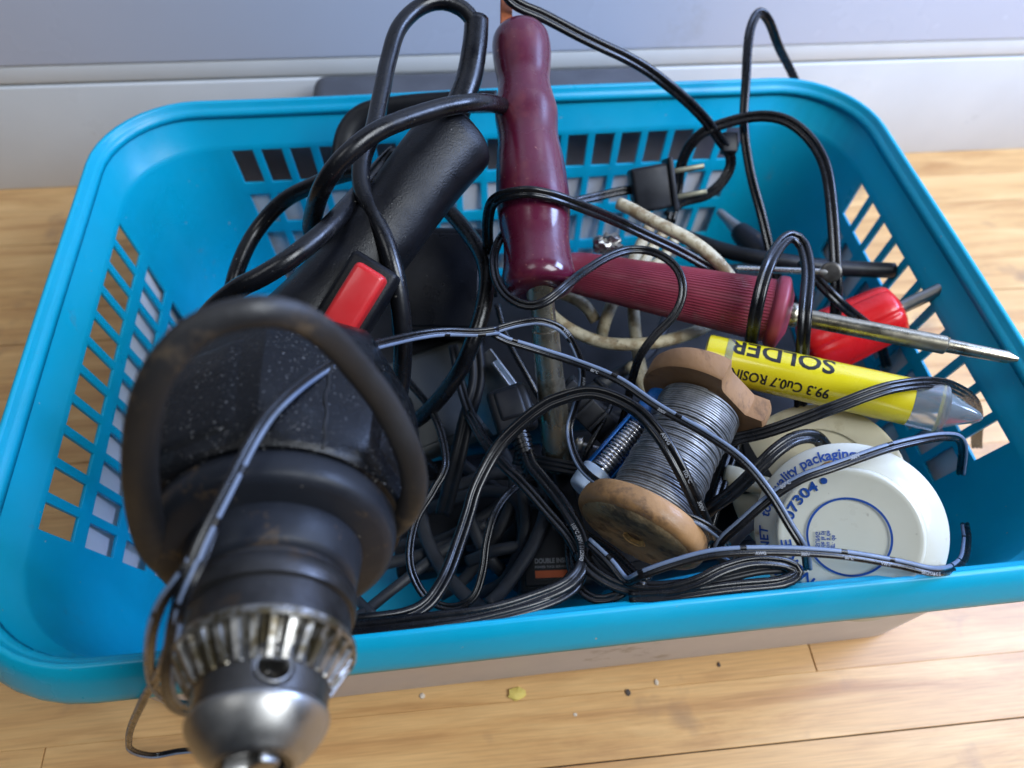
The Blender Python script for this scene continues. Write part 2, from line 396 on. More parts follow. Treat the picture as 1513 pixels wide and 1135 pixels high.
# ================================================================== BASKET
BX0, BX1, BY0, BY1 = -.182, .258, .0700, .3850       # outer edge of the rim
def rrect(x0, x1, y0, y1, r, kx, ky, nc=10):
    """closed outline with fixed topology: kx / ky are fractional stops along the straight sides"""
    out = []
    def side(a, b, ks):
        for k in ks: out.append((a[0]+(b[0]-a[0])*k, a[1]+(b[1]-a[1])*k))
    def arc(cx, cy, a0):
        for i in range(1, nc):
            a = math.radians(a0+90*i/nc); out.append((cx+r*math.cos(a), cy+r*math.sin(a)))
    side((x0+r, y0), (x1-r, y0), kx); arc(x1-r, y0+r, -90)
    side((x1, y0+r), (x1, y1-r), ky); arc(x1-r, y1-r, 0)
    side((x1-r, y1), (x0+r, y1), kx); arc(x0+r, y1-r, 90)
    side((x0, y1-r), (x0, y0+r), ky); arc(x0+r, y0+r, 180)
    return out
def stops(L, pitch, hole, margin):
    n = int((L-2*margin)/pitch); s0 = (L-n*pitch+(pitch-hole))/2; ks = [0]; holes = []
    for i in range(n):
        a = s0+i*pitch; holes.append(len(ks)); ks += [a/L, (a+hole)/L]
    return ks+[1], holes
def build_basket():
    root = empty('plastic_basket', ((BX0+BX1)/2, (BY0+BY1)/2, .010))
    tag(root, 'turquoise plastic basket with square ventilation holes holding the drill, irons and cords', 'basket')
    ins = .0125; rt = .052
    Lx = (BX1-BX0)-2*ins-2*(rt-ins*.6); Ly = (BY1-BY0)-2*ins-2*(rt-ins*.6)
    kx, hx = stops(Lx, .0166, .0121, .002); ky, hy = stops(Ly, .0166, .0121, .004)
    rows = [(.0190, .0315), (.0385, .0580), (.0650, .0845), (.0920, .1125)]
    zs = [.0125, .0160]
    for a, b in rows: zs += [a, b]
    zs += [.1165, .1180, .132]
    def ring(z, extra=0):
        t = (z-.0125)/(.132-.0125); tap = .021*(1-t) + ins - extra
        # a soft step just above the holes
        if z > .117: tap -= .0012
        return rrect(BX0+tap, BX1-tap, BY0+tap, BY1-tap, rt-ins*.6-.004*(1-t), kx, ky)
    n = len(ring(.05)); vs = []; fs = []
    for z in zs: vs += [V((x, y, z)) for x, y in ring(z)]
    # which segments are holes
    hs = set(); nk, nl = len(kx), len(ky); nc = 9
    off = 0
    for cnt, hh in ((nk, hx), (nl, hy), (nk, hx), (nl, hy)):
        for h in hh: hs.add(off+h)
        off += cnt+nc
    for i in range(len(zs)-1):
        isrow = any(abs(zs[i]-a) < 1e-6 for a, b in rows)
        for j in range(n):
            if isrow and j in hs: continue
            k = (j+1) % n; fs.append((i*n+j, i*n+k, (i+1)*n+k, (i+1)*n+j))
    o = new_mesh('basket_wall', vs, fs, [M['cyan']], parent=root)
    md = o.modifiers.new('s', 'SOLIDIFY'); md.thickness = .0019; md.offset = 1; bevel(o, .0003, 2, 60)
    # base
    pr = ring(.0125); vs = [V((x, y, .0125)) for x, y in pr]
    cx = (BX0+BX1)/2; cy = (BY0+BY1)/2
    for f in (.97, .5): vs += [V((cx+(x-cx)*f, cy+(y-cy)*f, .0115)) for x, y in pr]
    fs = [(i*n+j, i*n+(j+1) % n, (i+1)*n+(j+1) % n, (i+1)*n+j) for i in range(2) for j in range(n)]
    fs.append(tuple(2*n+j for j in range(n)))
    o = new_mesh('basket_base', vs, fs, [M['cyan']], parent=root); md = o.modifiers.new('s', 'SOLIDIFY'); md.thickness = .0016; md.offset = 1
    # rim
    prof = [(-.0009, .1318), (-.0002, .1345), (.0012, .1358), (.0020, .1364), (.0025, .1386), (.0034, .1396), (.0048, .1392), (.0080, .1345), (.0108, .1292), (.0118, .1262), (.0118, .1240),
            (.0104, .1240), (.0098, .1275), (.0070, .1330), (.0044, .1374), (.0034, .1374), (.0030, .1340), (.0012, .1338), (.0004, .1318)]
    vs = []; q = ring(.132); base = ring(.132)
    for e, z in prof:
        t = ins-.0012-e; rr = rt-ins*.6+e
        vs += [V((x, y, z+.0004*math.sin(x*23)+.0003*math.sin(y*31+1))) for x, y in rrect(BX0+t, BX1-t, BY0+t, BY1-t, rr, kx, ky)]
    # keep corner centres aligned: straight parts share their stops
    m_ = len(prof)
    fs = [(i*n+j, i*n+(j+1) % n, ((i+1) % m_)*n+(j+1) % n, ((i+1) % m_)*n+j) for i in range(m_) for j in range(n)]
    o = new_mesh('basket_rim', vs, fs, [M['cyan']], parent=root)
    root.rotation_euler.z = math.radians(.9)
build_basket()

# pale tub the basket stands in
def build_tub():
    root = None; prof = [(0, .001), (-.0058, .0855), (-.0068, .0860), (-.0066, .0870), (-.0046, .0870), (.0022, .003)]
    ks = [0, 1]; vs = []; 
    x0, x1, y0, y1 = BX0+.0225, BX1-.0225, .0918, BY1-.0225
    for e, z in prof: vs += [V((x, y, z)) for x, y in rrect(x0+e, x1-e, y0+e, y1-e, .028-e, ks, ks)]
    n = len(rrect(0, 1, 0, 1, .1, ks, ks)); m_ = len(prof)
    fs = [(i*n+j, i*n+(j+1) % n, (i+1)*n+(j+1) % n, (i+1)*n+j) for i in range(m_-1) for j in range(n)]
    fs.append(tuple(range(n-1, -1, -1))); fs.append(tuple((m_-1)*n+j for j in range(n)))
    o = new_mesh('plastic_tub', vs, fs, [M['tub']]); edge_split(o, 40)
    o.rotation_euler.z = math.radians(.9)
    tag(o, 'pale grey plastic tub under the turquoise basket on the wooden floor', 'tub')
build_tub()

# dark case standing between the basket and the wall
def build_case():
    a = Yp(446, 138, .415); b = Yp(1008, 112, .415); zt = Yp(720, 102, .468).z
    root = empty('storage_case', ((a.x+b.x)/2, .44, 0))
    tag(root, 'dark grey storage case standing behind the basket against the white wall', 'case')
    o = box('case_body', ((a.x+b.x)/2, .44, zt/2-.006), (b.x-a.x, .06, zt-.014), M['case'], root, bev=.006, seg=4)
    o = box('case_lid', ((a.x+b.x)/2, .44, zt-.0105), (b.x-a.x+.002, .064, .021), M['case'], root, bev=.0098, seg=4)
    o = box('latch', ((a.x+b.x)/2+.02, .4058, zt-.018), (.03, .004, .02), M['case'], root, bev=.001)
build_case()

o = box('added_hole_board', (.042, .3960, .056), (.35, .008, .112), M['board'], bev=.003)  # added board; its grey gives the holes their shaded tone
tag(o, 'low grey board added behind the basket holes to give them a shaded grey, lower than the storage case', 'board')
# ================================================================== DRILL
G = D(390, 985, .180); Mx = D(423, 655, .238); AX = (Mx-G).normalized()
def ax(s): return G+AX*s
drill = empty('power_drill', ax(.06)); tag(drill, 'worn black corded power drill with red trigger and steel chuck', 'drill')
H0 = V((.3, -.5, 1))
# nose + sleeve
lathe('chuck_nose', ax(-.0240), AX, smooth_prof([(0, .0082), (.0006, .0092), (.0014, .0101), (.0034, .0123), (.0062, .0145), (.0085, .0157), (.0098, .0159), (.0107, .0153)], 4), M['steel'], drill, n=72, close=False)
nose_in = lathe('jaw_socket', ax(-.0242), AX, [(.0, .0081), (.0004, .0067), (.004, .0060), (.0125, .0058), (.013, .0005)], M['chuckdark'], drill, n=48, close=False)
for k in range(3):
    a, u, v = basis(AX, H0); t = 2*PI*k/3+.5; d = u*math.cos(t)+v*math.sin(t); e = a.cross(d)
    vs, fs = box_data(ax(-.0205)+d*.0037, a, d, e, .010, .0056, .0050)
    o = new_mesh('jaw', vs, fs, [M['steel']], parent=drill, smooth=True); bevel(o, .0008, 2)
# sleeve with a key hole in its side
def chuck_body():
    a, u, v = basis(AX, H0)
    cols, rows = 144, 26; s0, s1 = -.0142, -.0020; r0, r1 = .0152, .0158; vs = []; fs = []
    # direction of the hole: towards the camera and a little right
    c = ax(-.0085); dirc = (D(413, 972, .160)-c); dirc = (dirc-a*dirc.dot(a)).normalized()
    th0 = math.atan2(dirc.dot(v), dirc.dot(u)); sh = -.0084; rh = .0036
    for i in range(rows+1):
        s = s0+(s1-s0)*i/rows
        for k in range(cols):
            t = 2*PI*k/cols; r = r0+(r1-r0)*i/rows
            dt = (t-th0+PI) % (2*PI)-PI; x, y = dt*r, s-sh; d = math.hypot(x, y)
            ss, tt = s, t
            if d < rh*1.9 and d > 1e-6:                        # pull vertices onto the hole's edge
                pass
            f = 1 if d > rh*1.15 else (0 if d < rh*.85 else (d-rh*.85)/(rh*.3))
            rr = r-(1-f)*.008
            vs.append(ax(ss)+u*rr*math.cos(tt)+v*rr*math.sin(tt))
    for i in range(rows):
        for k in range(cols):
            k2 = (k+1) % cols; fs.append((i*cols+k, i*cols+k2, (i+1)*cols+k2, (i+1)*cols+k))
    o = new_mesh('chuck_sleeve', vs, fs, [M['chuckdark']], parent=drill)
    # hole rim
    p = ax(sh)+(u*math.cos(th0)+v*math.sin(th0))*(.0155)
    nn = u*math.cos(th0)+v*math.sin(th0); e1 = a; e2 = nn.cross(a)
    ring = []; rf = []
    for rad, h in ((.0041, .0), (.0039, .0002), (.0036, .0000), (.0034, -.004)):
        for k in range(32):
            t = 2*PI*k/32; ring.append(p+(e1*math.cos(t)+e2*math.sin(t))*rad+nn*(h-((rad*math.sin(t))**2)/(2*.0155)))
    for i in range(3):
        for k in range(32): rf.append((i*32+k, i*32+(k+1) % 32, (i+1)*32+(k+1) % 32, (i+1)*32+k))
    new_mesh('key_hole', ring, rf, [M['steel']], parent=drill)
chuck_body()
# gear ring: bevelled teeth
def gear():
    nt = 30; n = nt*8; prof = [(-.0072, .0157, 0), (-.0070, .0163, .5), (-.0062, .0168, 1), (-.0006, .0204, 1), (.0004, .0210, .8), (.0006, .0213, 0), (.0012, .0219, 0), (.0028, .0219, 0), (.0033, .0213, 0)]
    a, u, v = basis(AX, H0); vs = []; fs = []
    for s, r, dp in prof:
        for k in range(n):
            t = 2*PI*k/n; ph = (k % 8)/8; tooth = 1 if ph in (.0, .125, .25, .875) else (.5 if ph in (.375, .75) else 0)
            rr = r-dp*.0021*(1-tooth); ss = s+dp*.0016*(1-tooth)
            vs.append(ax(ss)+u*rr*math.cos(t)+v*rr*math.sin(t))
    for i in range(len(prof)-1):
        for k in range(n):
            k2 = (k+1) % n; fs.append((i*n+k, i*n+k2, (i+1)*n+k2, (i+1)*n+k))
    o = new_mesh('gear_ring', vs, fs, [M['gear']], parent=drill); edge_split(o, 30)
gear()
lathe('collar', ax(0), AX, [(.0033, .0205), (.006, .0206), (.0118, .0205), (.0122, .0217), (.0140, .0222), (.0172, .0222), (.0180, .0216), (.0184, .0202), (.034, .0196), (.0345, .017)], M['rusty'], drill)
lathe('front_bearing', ax(0), AX, [(.0205, .0190), (.0212, .0212), (.0225, .0222), (.0310, .0236), (.0322, .0235), (.0335, .0225)], M['drill_grey'], drill)
def sq(s, t):                                                   # slightly faceted housing
    p = 2.5; return 1/((abs(math.cos(t+.5))**p+abs(math.sin(t+.5))**p)**(1/p))*.985
lathe('nose_housing', ax(0), AX, [(.0318, .0230), (.0324, .0292), (.0330, .0314), (.0344, .0326), (.0370, .0331), (.0405, .0334), (.0420, .0330)], M['drill_grey'], drill, n=96)
def sq(s, t):                                                   # eight soft facets
    n = 8; q = (t+.25) % (2*PI/n)-PI/n; f = math.cos(PI/n)/math.cos(q); k = min(1, max(0, (s-.041)/.006))
    return 1+(f*1.04-1)*1.0*k
BP = [(.0398, .0300), (.0406, .0347), (.0420, .0358), (.0460, .0370), (.0560, .0388), (.0700, .0404), (.0860, .0402), (.0930, .0396), (.0985, .0372), (.1025, .0330), (.1045, .0250)]
body = lathe('housing', ax(0), AX, BP, M['drill'], drill, n=128, mod=sq, split=26)
# moulding seam and side panels
a_, u_, v_ = basis(AX, H0)
def on_body(s, t, r): return ax(s)+(u_*math.cos(t)+v_*math.sin(t))*r*sq(s, t)
c0 = D(480, 620, .2); dd = c0-ax(.08); tc_ = math.atan2(dd.dot(v_), dd.dot(u_))
def rad(s):
    for (a, b), (c, d) in zip(BP[:-1], BP[1:]):
        if a <= s <= c: return b+(d-b)*(s-a)/(c-a)
    return .03
pth = [on_body(.0412+.056*k/40, tc_+.012*math.sin(k*.35)+.008*math.sin(k*.9), rad(.0412+.056*k/40)+.0001) for k in range(41)]
vs, fs, uv = sweep_data(pth, circ(.0005, 6), frames(pth))
new_mesh('seam', vs, fs, [M['blackink']], parent=drill)
for tt, s0_ in ((tc_-.95, .046), (tc_+.80, .048)):              # raised bands on the flanks
    vs = []; fs = []
    for i in range(21):
        s = s0_+.036*i/20
        for j in range(9):
            t = tt+.34*(j/8-.5)*2; e = 1 if 0 < i < 20 and 0 < j < 8 else 0
            vs.append(on_body(s, t, rad(s)+.0010*e-.0003*(1-e)))
    for i in range(20):
        for j in range(8): fs.append((i*9+j, i*9+j+1, (i+1)*9+j+1, (i+1)*9+j))
    new_mesh('side_panel', vs, fs, [M['drill']], parent=drill)
# grip
gp = catmull(resolve([(428, 520, .285), (470, 470, .288), (520, 405, .292), (570, 340, .297), (620, 272, .303), (664, 218, .309), (686, 196, .312)]), .003)
GD = (gp[-1]-gp[0]).normalized()
def gsc(t):
    base = 1.25-.32*min(1, t/.35) if t < .35 else .93+.10*max(0, (t-.6)/.4)
    if t > .93: base *= math.sqrt(max(.02, 1-((t-.93)/.07)**2*.8))
    if t < .04: base *= .9
    return base
gprof = [(.0165*math.copysign(abs(math.cos(a))**.8, math.cos(a)), .0185*math.copysign(abs(math.sin(a))**.8, math.sin(a))) for a in [2*PI*k/40 for k in range(40)]]
vs, fs, uv = sweep_data(gp, gprof, frames(gp), gsc)
grip = new_mesh('grip', vs, fs, [M['grip']], parent=drill)
# trigger with its panel
tN = (CAM-D(520, 450, .27)).normalized(); tc0 = D(525, 448, .2670)
tA = (D(552, 408, .268)-D(500, 492, .268)).normalized(); tB = tA.cross(tN).normalized(); tN = tB.cross(tA).normalized()
tN = (tN - tB*.22).normalized(); tB = tA.cross(tN).normalized()
o = box('trigger_panel', tc0-tN*.006+tB*-.0012-tA*.001, (.0355, .0190, .014), M['grip'], drill, axes=(tA, tB, tN), bev=.0022, seg=3)
o = box('trigger', tc0+tN*.0015, (.0270, .0122, .012), M['red'], drill, axes=(tA, tB, tN), bev=.0022, seg=4)
# side loop handle
lp = catmull(resolve([(300, 815, .232), (258, 832, .212), (226, 800, .194), (208, 715, .176), (212, 620, .164), (238, 545, .158), (285, 492, .157), (335, 468, .158), (385, 460, .160), (432, 466, .165), (478, 492, .173), (525, 541, .183), (572, 603, .193), (606, 675, .201), (611, 733, .208), (588, 772, .217), (560, 790, .225)]), .003)
vs, fs, uv = sweep_data(lp, circ(.0042, 20, .0024), frames(lp), lambda t: 1.0-.18*t+.06*math.sin(t*9))
new_mesh('loop_handle', vs, fs, [M['loop']], parent=drill)
# strain relief boot and power cord
RC = circ(.0036, 16)
def part_cord(name, pts, prof, m_, parent, scale=None):
    return cord(name, pts, prof, m_, parent=parent, scale=scale, jit=.0006)
part_cord('strain_relief', [(664, 205, .318), (676, 165, .324), (693, 115, .328), (701, 70, .330), (704, 28, .332)], circ(.0060, 18), M['rubber'], drill, lambda t: 1.02-.12*t)
for k in range(0):
    pass
power = part_cord('power_cord', [(706, 55, .332), (702, 35, .331), (686, 14, .330), (655, 3, .328), (620, 12, .325), (590, 42, .320), (573, 90, .315), (563, 140, .308), (553, 190, .300), (535, 235, .292), (535, 275, .287), (552, 318, .282), (570, 362, .279), (587, 422, .279), (596, 488, .284), (594, 545, .292), (588, 610, .303), (600, 660, .318), (640, 700, .34)], RC, M['rubber'], drill)
for pts in ([(775, 185, .345), (758, 165, .335), (737, 155, .318), (700, 152, .295), (640, 162, .283), (565, 190, .272), (515, 226, .268), (485, 262, .271), (468, 300, .280), (462, 345, .298), (490, 370, .315)],
            [(585, 225, .305), (560, 250, .302), (525, 292, .290), (483, 337, .272), (435, 377, .262), (387, 408, .260), (345, 432, .262), (300, 480, .270), (280, 560, .285)],
            [(540, 250, .315), (505, 258, .322), (465, 273, .330), (420, 297, .338), (382, 337, .340), (357, 382, .336), (343, 430, .332), (338, 500, .335), (360, 570, .345)],
            [(610, 285, .350), (640, 295, .350), (662, 312, .347), (690, 345, .340), (711, 377, .332), (719, 412, .326), (714, 458, .322), (699, 505, .320), (678, 550, .324), (648, 591, .333), (614, 622, .343), (575, 640, .355)]):
    cord('power_cord_coil', pts, RC, M['rubber'], parent=drill, jit=.0005)
# wide flat strap hanging on the back wall behind the grip
cord('carry_strap', [(503, 265, .385), (506, 225, .385), (515, 192, .385), (540, 168, .385), (590, 158, .385), (660, 152, .385), (735, 150, .385)], circ(.0055, 14, .0022), M['pvc2'], label='dark flat rubber strap arching along the back wall behind the drill grip', cat='strap')

# ================================================================== SOLDERING IRONS
def wood_iron():
    pts = [(768, 44, .346), (770, 90, .341), (775, 140, .336), (780, 200, .330), (785, 260, .3235), (790, 320, .317), (794, 380, .3105), (798, 432, .305)]
    a, b = D(*pts[0]), D(*pts[-1]); axis = (b-a).normalized(); L = (b-a).length
    root = empty('wooden_soldering_iron', D(812, 560, .32)); tag(root, 'soldering iron with smooth burgundy painted wooden handle standing upright in the basket', 'soldering iron')
    pr = [(0, .0028), (.0012, .0090), (.0045, .0112), (.010, .0121), (.020, .0122), (.032, .0116), (.041, .0112), (.052, .0119), (.062, .0126), (.078, .0121), (.095, .0130), (.115, .0136), (.128, .0135), (.145, .0125), (.157, .0127), (.167, .0133), (.173, .0127), (.1755, .0108), (.176, .004)]
    k = L/.176; pr = [(s*k, (r-.0122)*1.6+.0134 if .002 < s < .176 else r) for s, r in pr]
    def wob(s, t): return 1+.012*noise.noise(V((s*40, math.cos(t)*.8, math.sin(t)*.8)))
    o = lathe('handle', a, axis, smooth_prof(pr, 5), M['burg'], root, n=64, mod=wob, split=0)
    c, d = D(799, 425, .306), D(826, 690, .343); ax2 = (d-c).normalized(); L2 = (d-c).length
    lathe('shaft', c, ax2, [(-.004, .0048), (0, .0050), (.018, .0051), (.0185, .0058), (.03, .0059), (L2*.62, .0064), (L2*.95, .0068), (L2, .0060)], M['nickel'], root, n=40)
    lathe('ferrule', c, ax2, [(-.003, .0062), (.004, .0062), (.0045, .0056)], M['nickel'], root, n=40)
    # squared stub at the top of the handle
    e = D(748, 46, .343); f = D(748, -14, .349)
    dirv = (f-e).normalized(); n1 = (CAM-e); n1 = (n1-dirv*n1.dot(dirv)).normalized(); n2 = dirv.cross(n1)
    vs, fs = box_data((e+f)/2, dirv, n1, n2, (f-e).length, .0052, .0056)
    o = new_mesh('wooden_stub', vs, fs, [M['peg']], parent=root, smooth=True); bevel(o, .0008, 2)
wood_iron()
def rib_iron():
    a, b = D(835, 400, .362), D(1146, 461, .336); axis = (b-a).normalized(); L = (b-a).length
    root = empty('ribbed_soldering_iron', (a+b)/2-V((0, 0, .013))); tag(root, 'soldering iron with ribbed maroon plastic handle lying across the right side', 'soldering iron')
    pr = [(0, .006), (.002, .0092), (.006, .0100)] + [(.006+(L-.008)*k/20, .0100+.0042*k/20) for k in range(1, 21)]
    nr = 60
    def ribs(s, t): return 1+(.018*(1 if math.cos(t*nr) > .2 else -1) if .006 < s < L-.004 else 0)
    lathe('handle', a, axis, pr, M['ribbed'], root, n=360, mod=ribs, split=40)
    lathe('guard', b, axis, smooth_prof([(-.003, .0135), (-.0015, .0160), (.001, .0166), (.003, .0160), (.0045, .0125), (.006, .009)], 3), M['ribbed'], root, n=64)
    lathe('collar', b, axis, smooth_prof([(.004, .0052), (.008, .0056), (.011, .0040), (.013, .0032)], 3), M['nickel'], root, n=40)
    lathe('shaft', b, axis, [(.012, .0036), (.014, .0040), (.070, .0040), (.071, .0030), (.094, .0026), (.098, .001)], M['nickel'], root, n=40)
rib_iron()

# ================================================================== WOODEN SPOOL OF SOLDER
def spool():
    a = D(938, 794, .281); b = D(1050, 572, .311); axis = (b-a).normalized(); L = (b-a).length
    root = empty('solder_spool', (a+b)/2-V((0, 0, .026))); tag(root, 'wooden spool with round ends wound with dull grey solder wire', 'spool')
    a1, u, v = basis(axis, V((0, 0, 1)))
    def wob(s, t): return 1+.012*noise.noise(V((math.cos(t)*1.3, math.sin(t)*1.3, s*60)))
    o = lathe('near_flange', a, axis, smooth_prof([(.0008, .0005), (.0006, .010), (.0002, .018), (.0006, .0228), (.0022, .0250), (.005, .0257), (.0085, .0252), (.0100, .0238), (.0104, .019), (.0105, .010)], 4), M['spoolwood'], root, n=80, mod=wob, split=0)
    # darker end-grain face with the bored hole
    vs = []; fs = []; n = 72; rr = [.0042, .0060, .0100, .015, .0205, .0225]
    for r in rr:
        for k in range(n):
            t = 2*PI*k/n; vs.append(a+u*r*math.cos(t)+v*r*math.sin(t)+axis*(-.0007+.0003*noise.noise(V((r*300*math.cos(t), r*300*math.sin(t), 0)))+(.0012 if r > .022 else 0)))
    for i in range(len(rr)-1):
        for k in range(n): fs.append((i*n+k, i*n+(k+1) % n, (i+1)*n+(k+1) % n, (i+1)*n+k))
    new_mesh('end_grain', vs, fs, [M['spoolface']], parent=root)
    hv = []; hf = []
    for s, r in ((-.0009, .0056), (.0, .0044), (.003, .0036), (.004, .0004)):
        for k in range(24):
            t = 2*PI*k/24; q = r*(1+.18*noise.noise(V((math.cos(t)*2, math.sin(t)*2, s*900)))); hv.append(a+axis*s+u*q*1.0*math.cos(t)+v*q*.8*math.sin(t))
    for i in range(3):
        for k in range(24): hf.append((i*24+k, i*24+(k+1) % 24, (i+1)*24+(k+1) % 24, (i+1)*24+k))
    new_mesh('bore', hv, hf, [M['fresh']], parent=root)
    # far flange, broken off on one side: an outline cut by chords
    du = D(1020, 520, .30)-b; du = (du-axis*du.dot(axis)).normalized(); dv = axis.cross(du)
    R = .0262; out = []
    side = (D(1140, 600, .31)-b); side = (side-axis*side.dot(axis)).normalized()
    th = math.atan2(side.dot(dv), side.dot(du)); sg = 1 if th > 0 else -1
    for k in range(72):
        t = 2*PI*k/72; r = R; tt = (t*sg-abs(th)+PI) % (2*PI)-PI
        q = (t*sg) % (2*PI); q = q if q < PI else q-2*PI         # 0 = top-left lobe, |th| = right lobe
        mid = abs(th)*.56
        if abs(q-mid) < .44: r = .0180/max(.6, math.cos((q-mid)))
        elif abs(q-mid) < .50: r = .0180/.9+(R-.0180/.9)*(abs(q-mid)-.44)/.06
        out.append((r*math.cos(t), r*math.sin(t)))
    vs = []; n = 72
    lay = [(-.0105, .97), (-.0095, 1), (-.002, 1), (0, .95)]
    for s, k_ in lay: vs += [b+axis*s+du*x*k_+dv*y*k_ for x, y in out]
    fs = [(i*n+j, i*n+(j+1) % n, (i+1)*n+(j+1) % n, (i+1)*n+j) for i in range(3) for j in range(n)]
    fs += [tuple(range(n-1, -1, -1)), tuple(3*n+j for j in range(n))]
    o = new_mesh('far_flange', vs, fs, [M['spoolwood2']], parent=root); edge_split(o, 45)
    # windings: a real helix, two uneven layers
    s0, s1 = .0118, L-.0118
    lathe('core', a+axis*.008, axis, [(0, .0145), (L-.018, .0145)], M['solder'], root, n=32)
    turns = 50; n = turns*36; path = []; rnd = random.Random(5)
    offs = [rnd.uniform(-1, 1) for _ in range(turns+2)]
    for i in range(n+1):
        t = i/n; k = t*turns; o_ = offs[int(k)]*(1-k % 1)+offs[int(k)+1]*(k % 1)
        an = 2*PI*k; r = .0158+.0006*math.sin(t*7)+.00035*o_ + .0011*math.exp(-((t-.85)/.12)**2)
        s = s0+(s1-s0)*t+.00018*o_*math.sin(an+o_)
        path.append(a+axis*s+u*r*math.cos(an)+v*r*math.sin(an))
    path += []
    fr_N = []; T = []; m_ = len(path)
    vs = []; fs = []; pr = circ(.00053, 7)
    for i, p in enumerate(path):
        an = 2*PI*i/n*turns; rd = u*math.cos(an)+v*math.sin(an)
        for x, y in pr: vs.append(p+rd*x+axis*y)
    for i in range(m_-1):
        for j in range(7): fs.append((i*7+j, i*7+(j+1) % 7, (i+1)*7+(j+1) % 7, (i+1)*7+j))
    new_mesh('solder_winding', vs, fs, [M['solder']], parent=root)
spool()

# ================================================================== YELLOW SOLDER TUBE
def yellow_tube():
    a = D(1040, 526, .327); b = D(1425, 612, .300); axis = (b-a).normalized(); L = (b-a).length; r = .0098
    root = empty('solder_tube', (a+b)/2-V((0, 0, r))); tag(root, 'yellow labelled solder tube with upside down black lettering', 'tube')
    n0 = (CAM-D(1150, 552, .31)); n0 = (n0-axis*n0.dot(axis)).normalized(); dn = n0.cross(axis)
    if dn.dot(UP) > 0: dn = -dn                                 # dn: down the picture
    lathe('label_sleeve', a, axis, [(.0, r*.75), (.0008, r*.97), (.002, r), (L*.80, r), (L*.801, r*.9)], M['yellow'], root, n=64)
    lathe('clear_end', a+axis*L*.80, axis, [(0, r*1.01), (L*.12, r*1.01), (L*.13, r*.8)], M['clear'], root, n=48)
    lathe('nozzle', a+axis*L*.93, axis, smooth_prof([(0, r*.8), (.006, r*.5), (.012, r*.25), (.014, .0006)], 3), M['clear'], root, n=32)
    # clear film band round the start of the label
    lathe('film_band', a+axis*.0085, axis, [(0, r*1.004), (.0001, r*1.02), (.003, r*1.02), (.0031, r*1.004)], M['clear'], root, n=64)
    def put(txt, px, phi, size, sx=1):
        # text starts at the right (picture) and runs back to the left, tops pointing down the picture
        s0 = (D(px, 552+(px-1153)*.23, .311)-a).dot(axis)
        def fn(x, y):
            ph = phi+y/r; return a+axis*(s0-x*sx)+n0*(r+.0001)*math.cos(ph)+dn*(r+.0001)*math.sin(ph)
        return text_on('lettering', txt, size, fn, M['blackink'], root, cuts=.0009)
    put('SOLDER', 1226, math.radians(-72), .0118, 1.0)
    put('99.3 Cu0.7 ROSIN  CORE', 1226, math.radians(14), .0063, .84)
yellow_tube()

# ================================================================== BLUE SOLDER TUBE
def blue_tube():
    a = D(992, 574, .318); b = D(872, 712, .303); axis = (b-a).normalized(); L = (b-a).length; r = .0066
    root = empty('blue_solder_tube', (a+b)/2-V((0, 0, r))); tag(root, 'small blue tube with a window showing coiled bright solder beside the wooden spool', 'tube')
    a1, u, v = basis(axis, (CAM-a))
    lathe('tube_top', a, axis, [(0, r*.8), (.001, r), (L*.42, r), (L*.43, r*.9)], M['blue'], root, n=48)
    # blue shell with an open window facing up
    vs = []; fs = []; n = 40; w_ = .95
    for i, s in enumerate((L*.42, L*.90)):
        for k in range(n+1):
            t = w_+(2*PI-2*w_)*k/n; vs.append(a+axis*s+u*r*math.cos(t)+v*r*math.sin(t))
    for k in range(n): fs.append((k, k+1, n+2+k, n+1+k))
    o = new_mesh('tube_shell', vs, fs, [M['blue']], parent=root); md = o.modifiers.new('s', 'SOLIDIFY'); md.thickness = .0005
    turns = 15; m_ = turns*28; vs = []; fs = []
    for i in range(m_+1):
        t = i/m_; an = 2*PI*turns*t; rd = u*math.cos(an)+v*math.sin(an); p = a+axis*(L*.42+L*.47*t)+rd*.0048
        for x, y in circ(.00085, 7): vs.append(p+rd*x+axis*y)
    for i in range(m_):
        for j in range(7): fs.append((i*7+j, i*7+(j+1) % 7, (i+1)*7+(j+1) % 7, (i+1)*7+j))
    new_mesh('solder_coil', vs, fs, [M['tin_bright']], parent=root)
    lathe('cap', a+axis*L*.90, axis, smooth_prof([(0, r*.9), (.0004, r*1.08), (.004, r*1.10), (.0045, r*1.10), (.009, r*1.02), (.011, r*.85), (.0113, .001)], 3), M['frost'], root, n=48)
blue_tube()

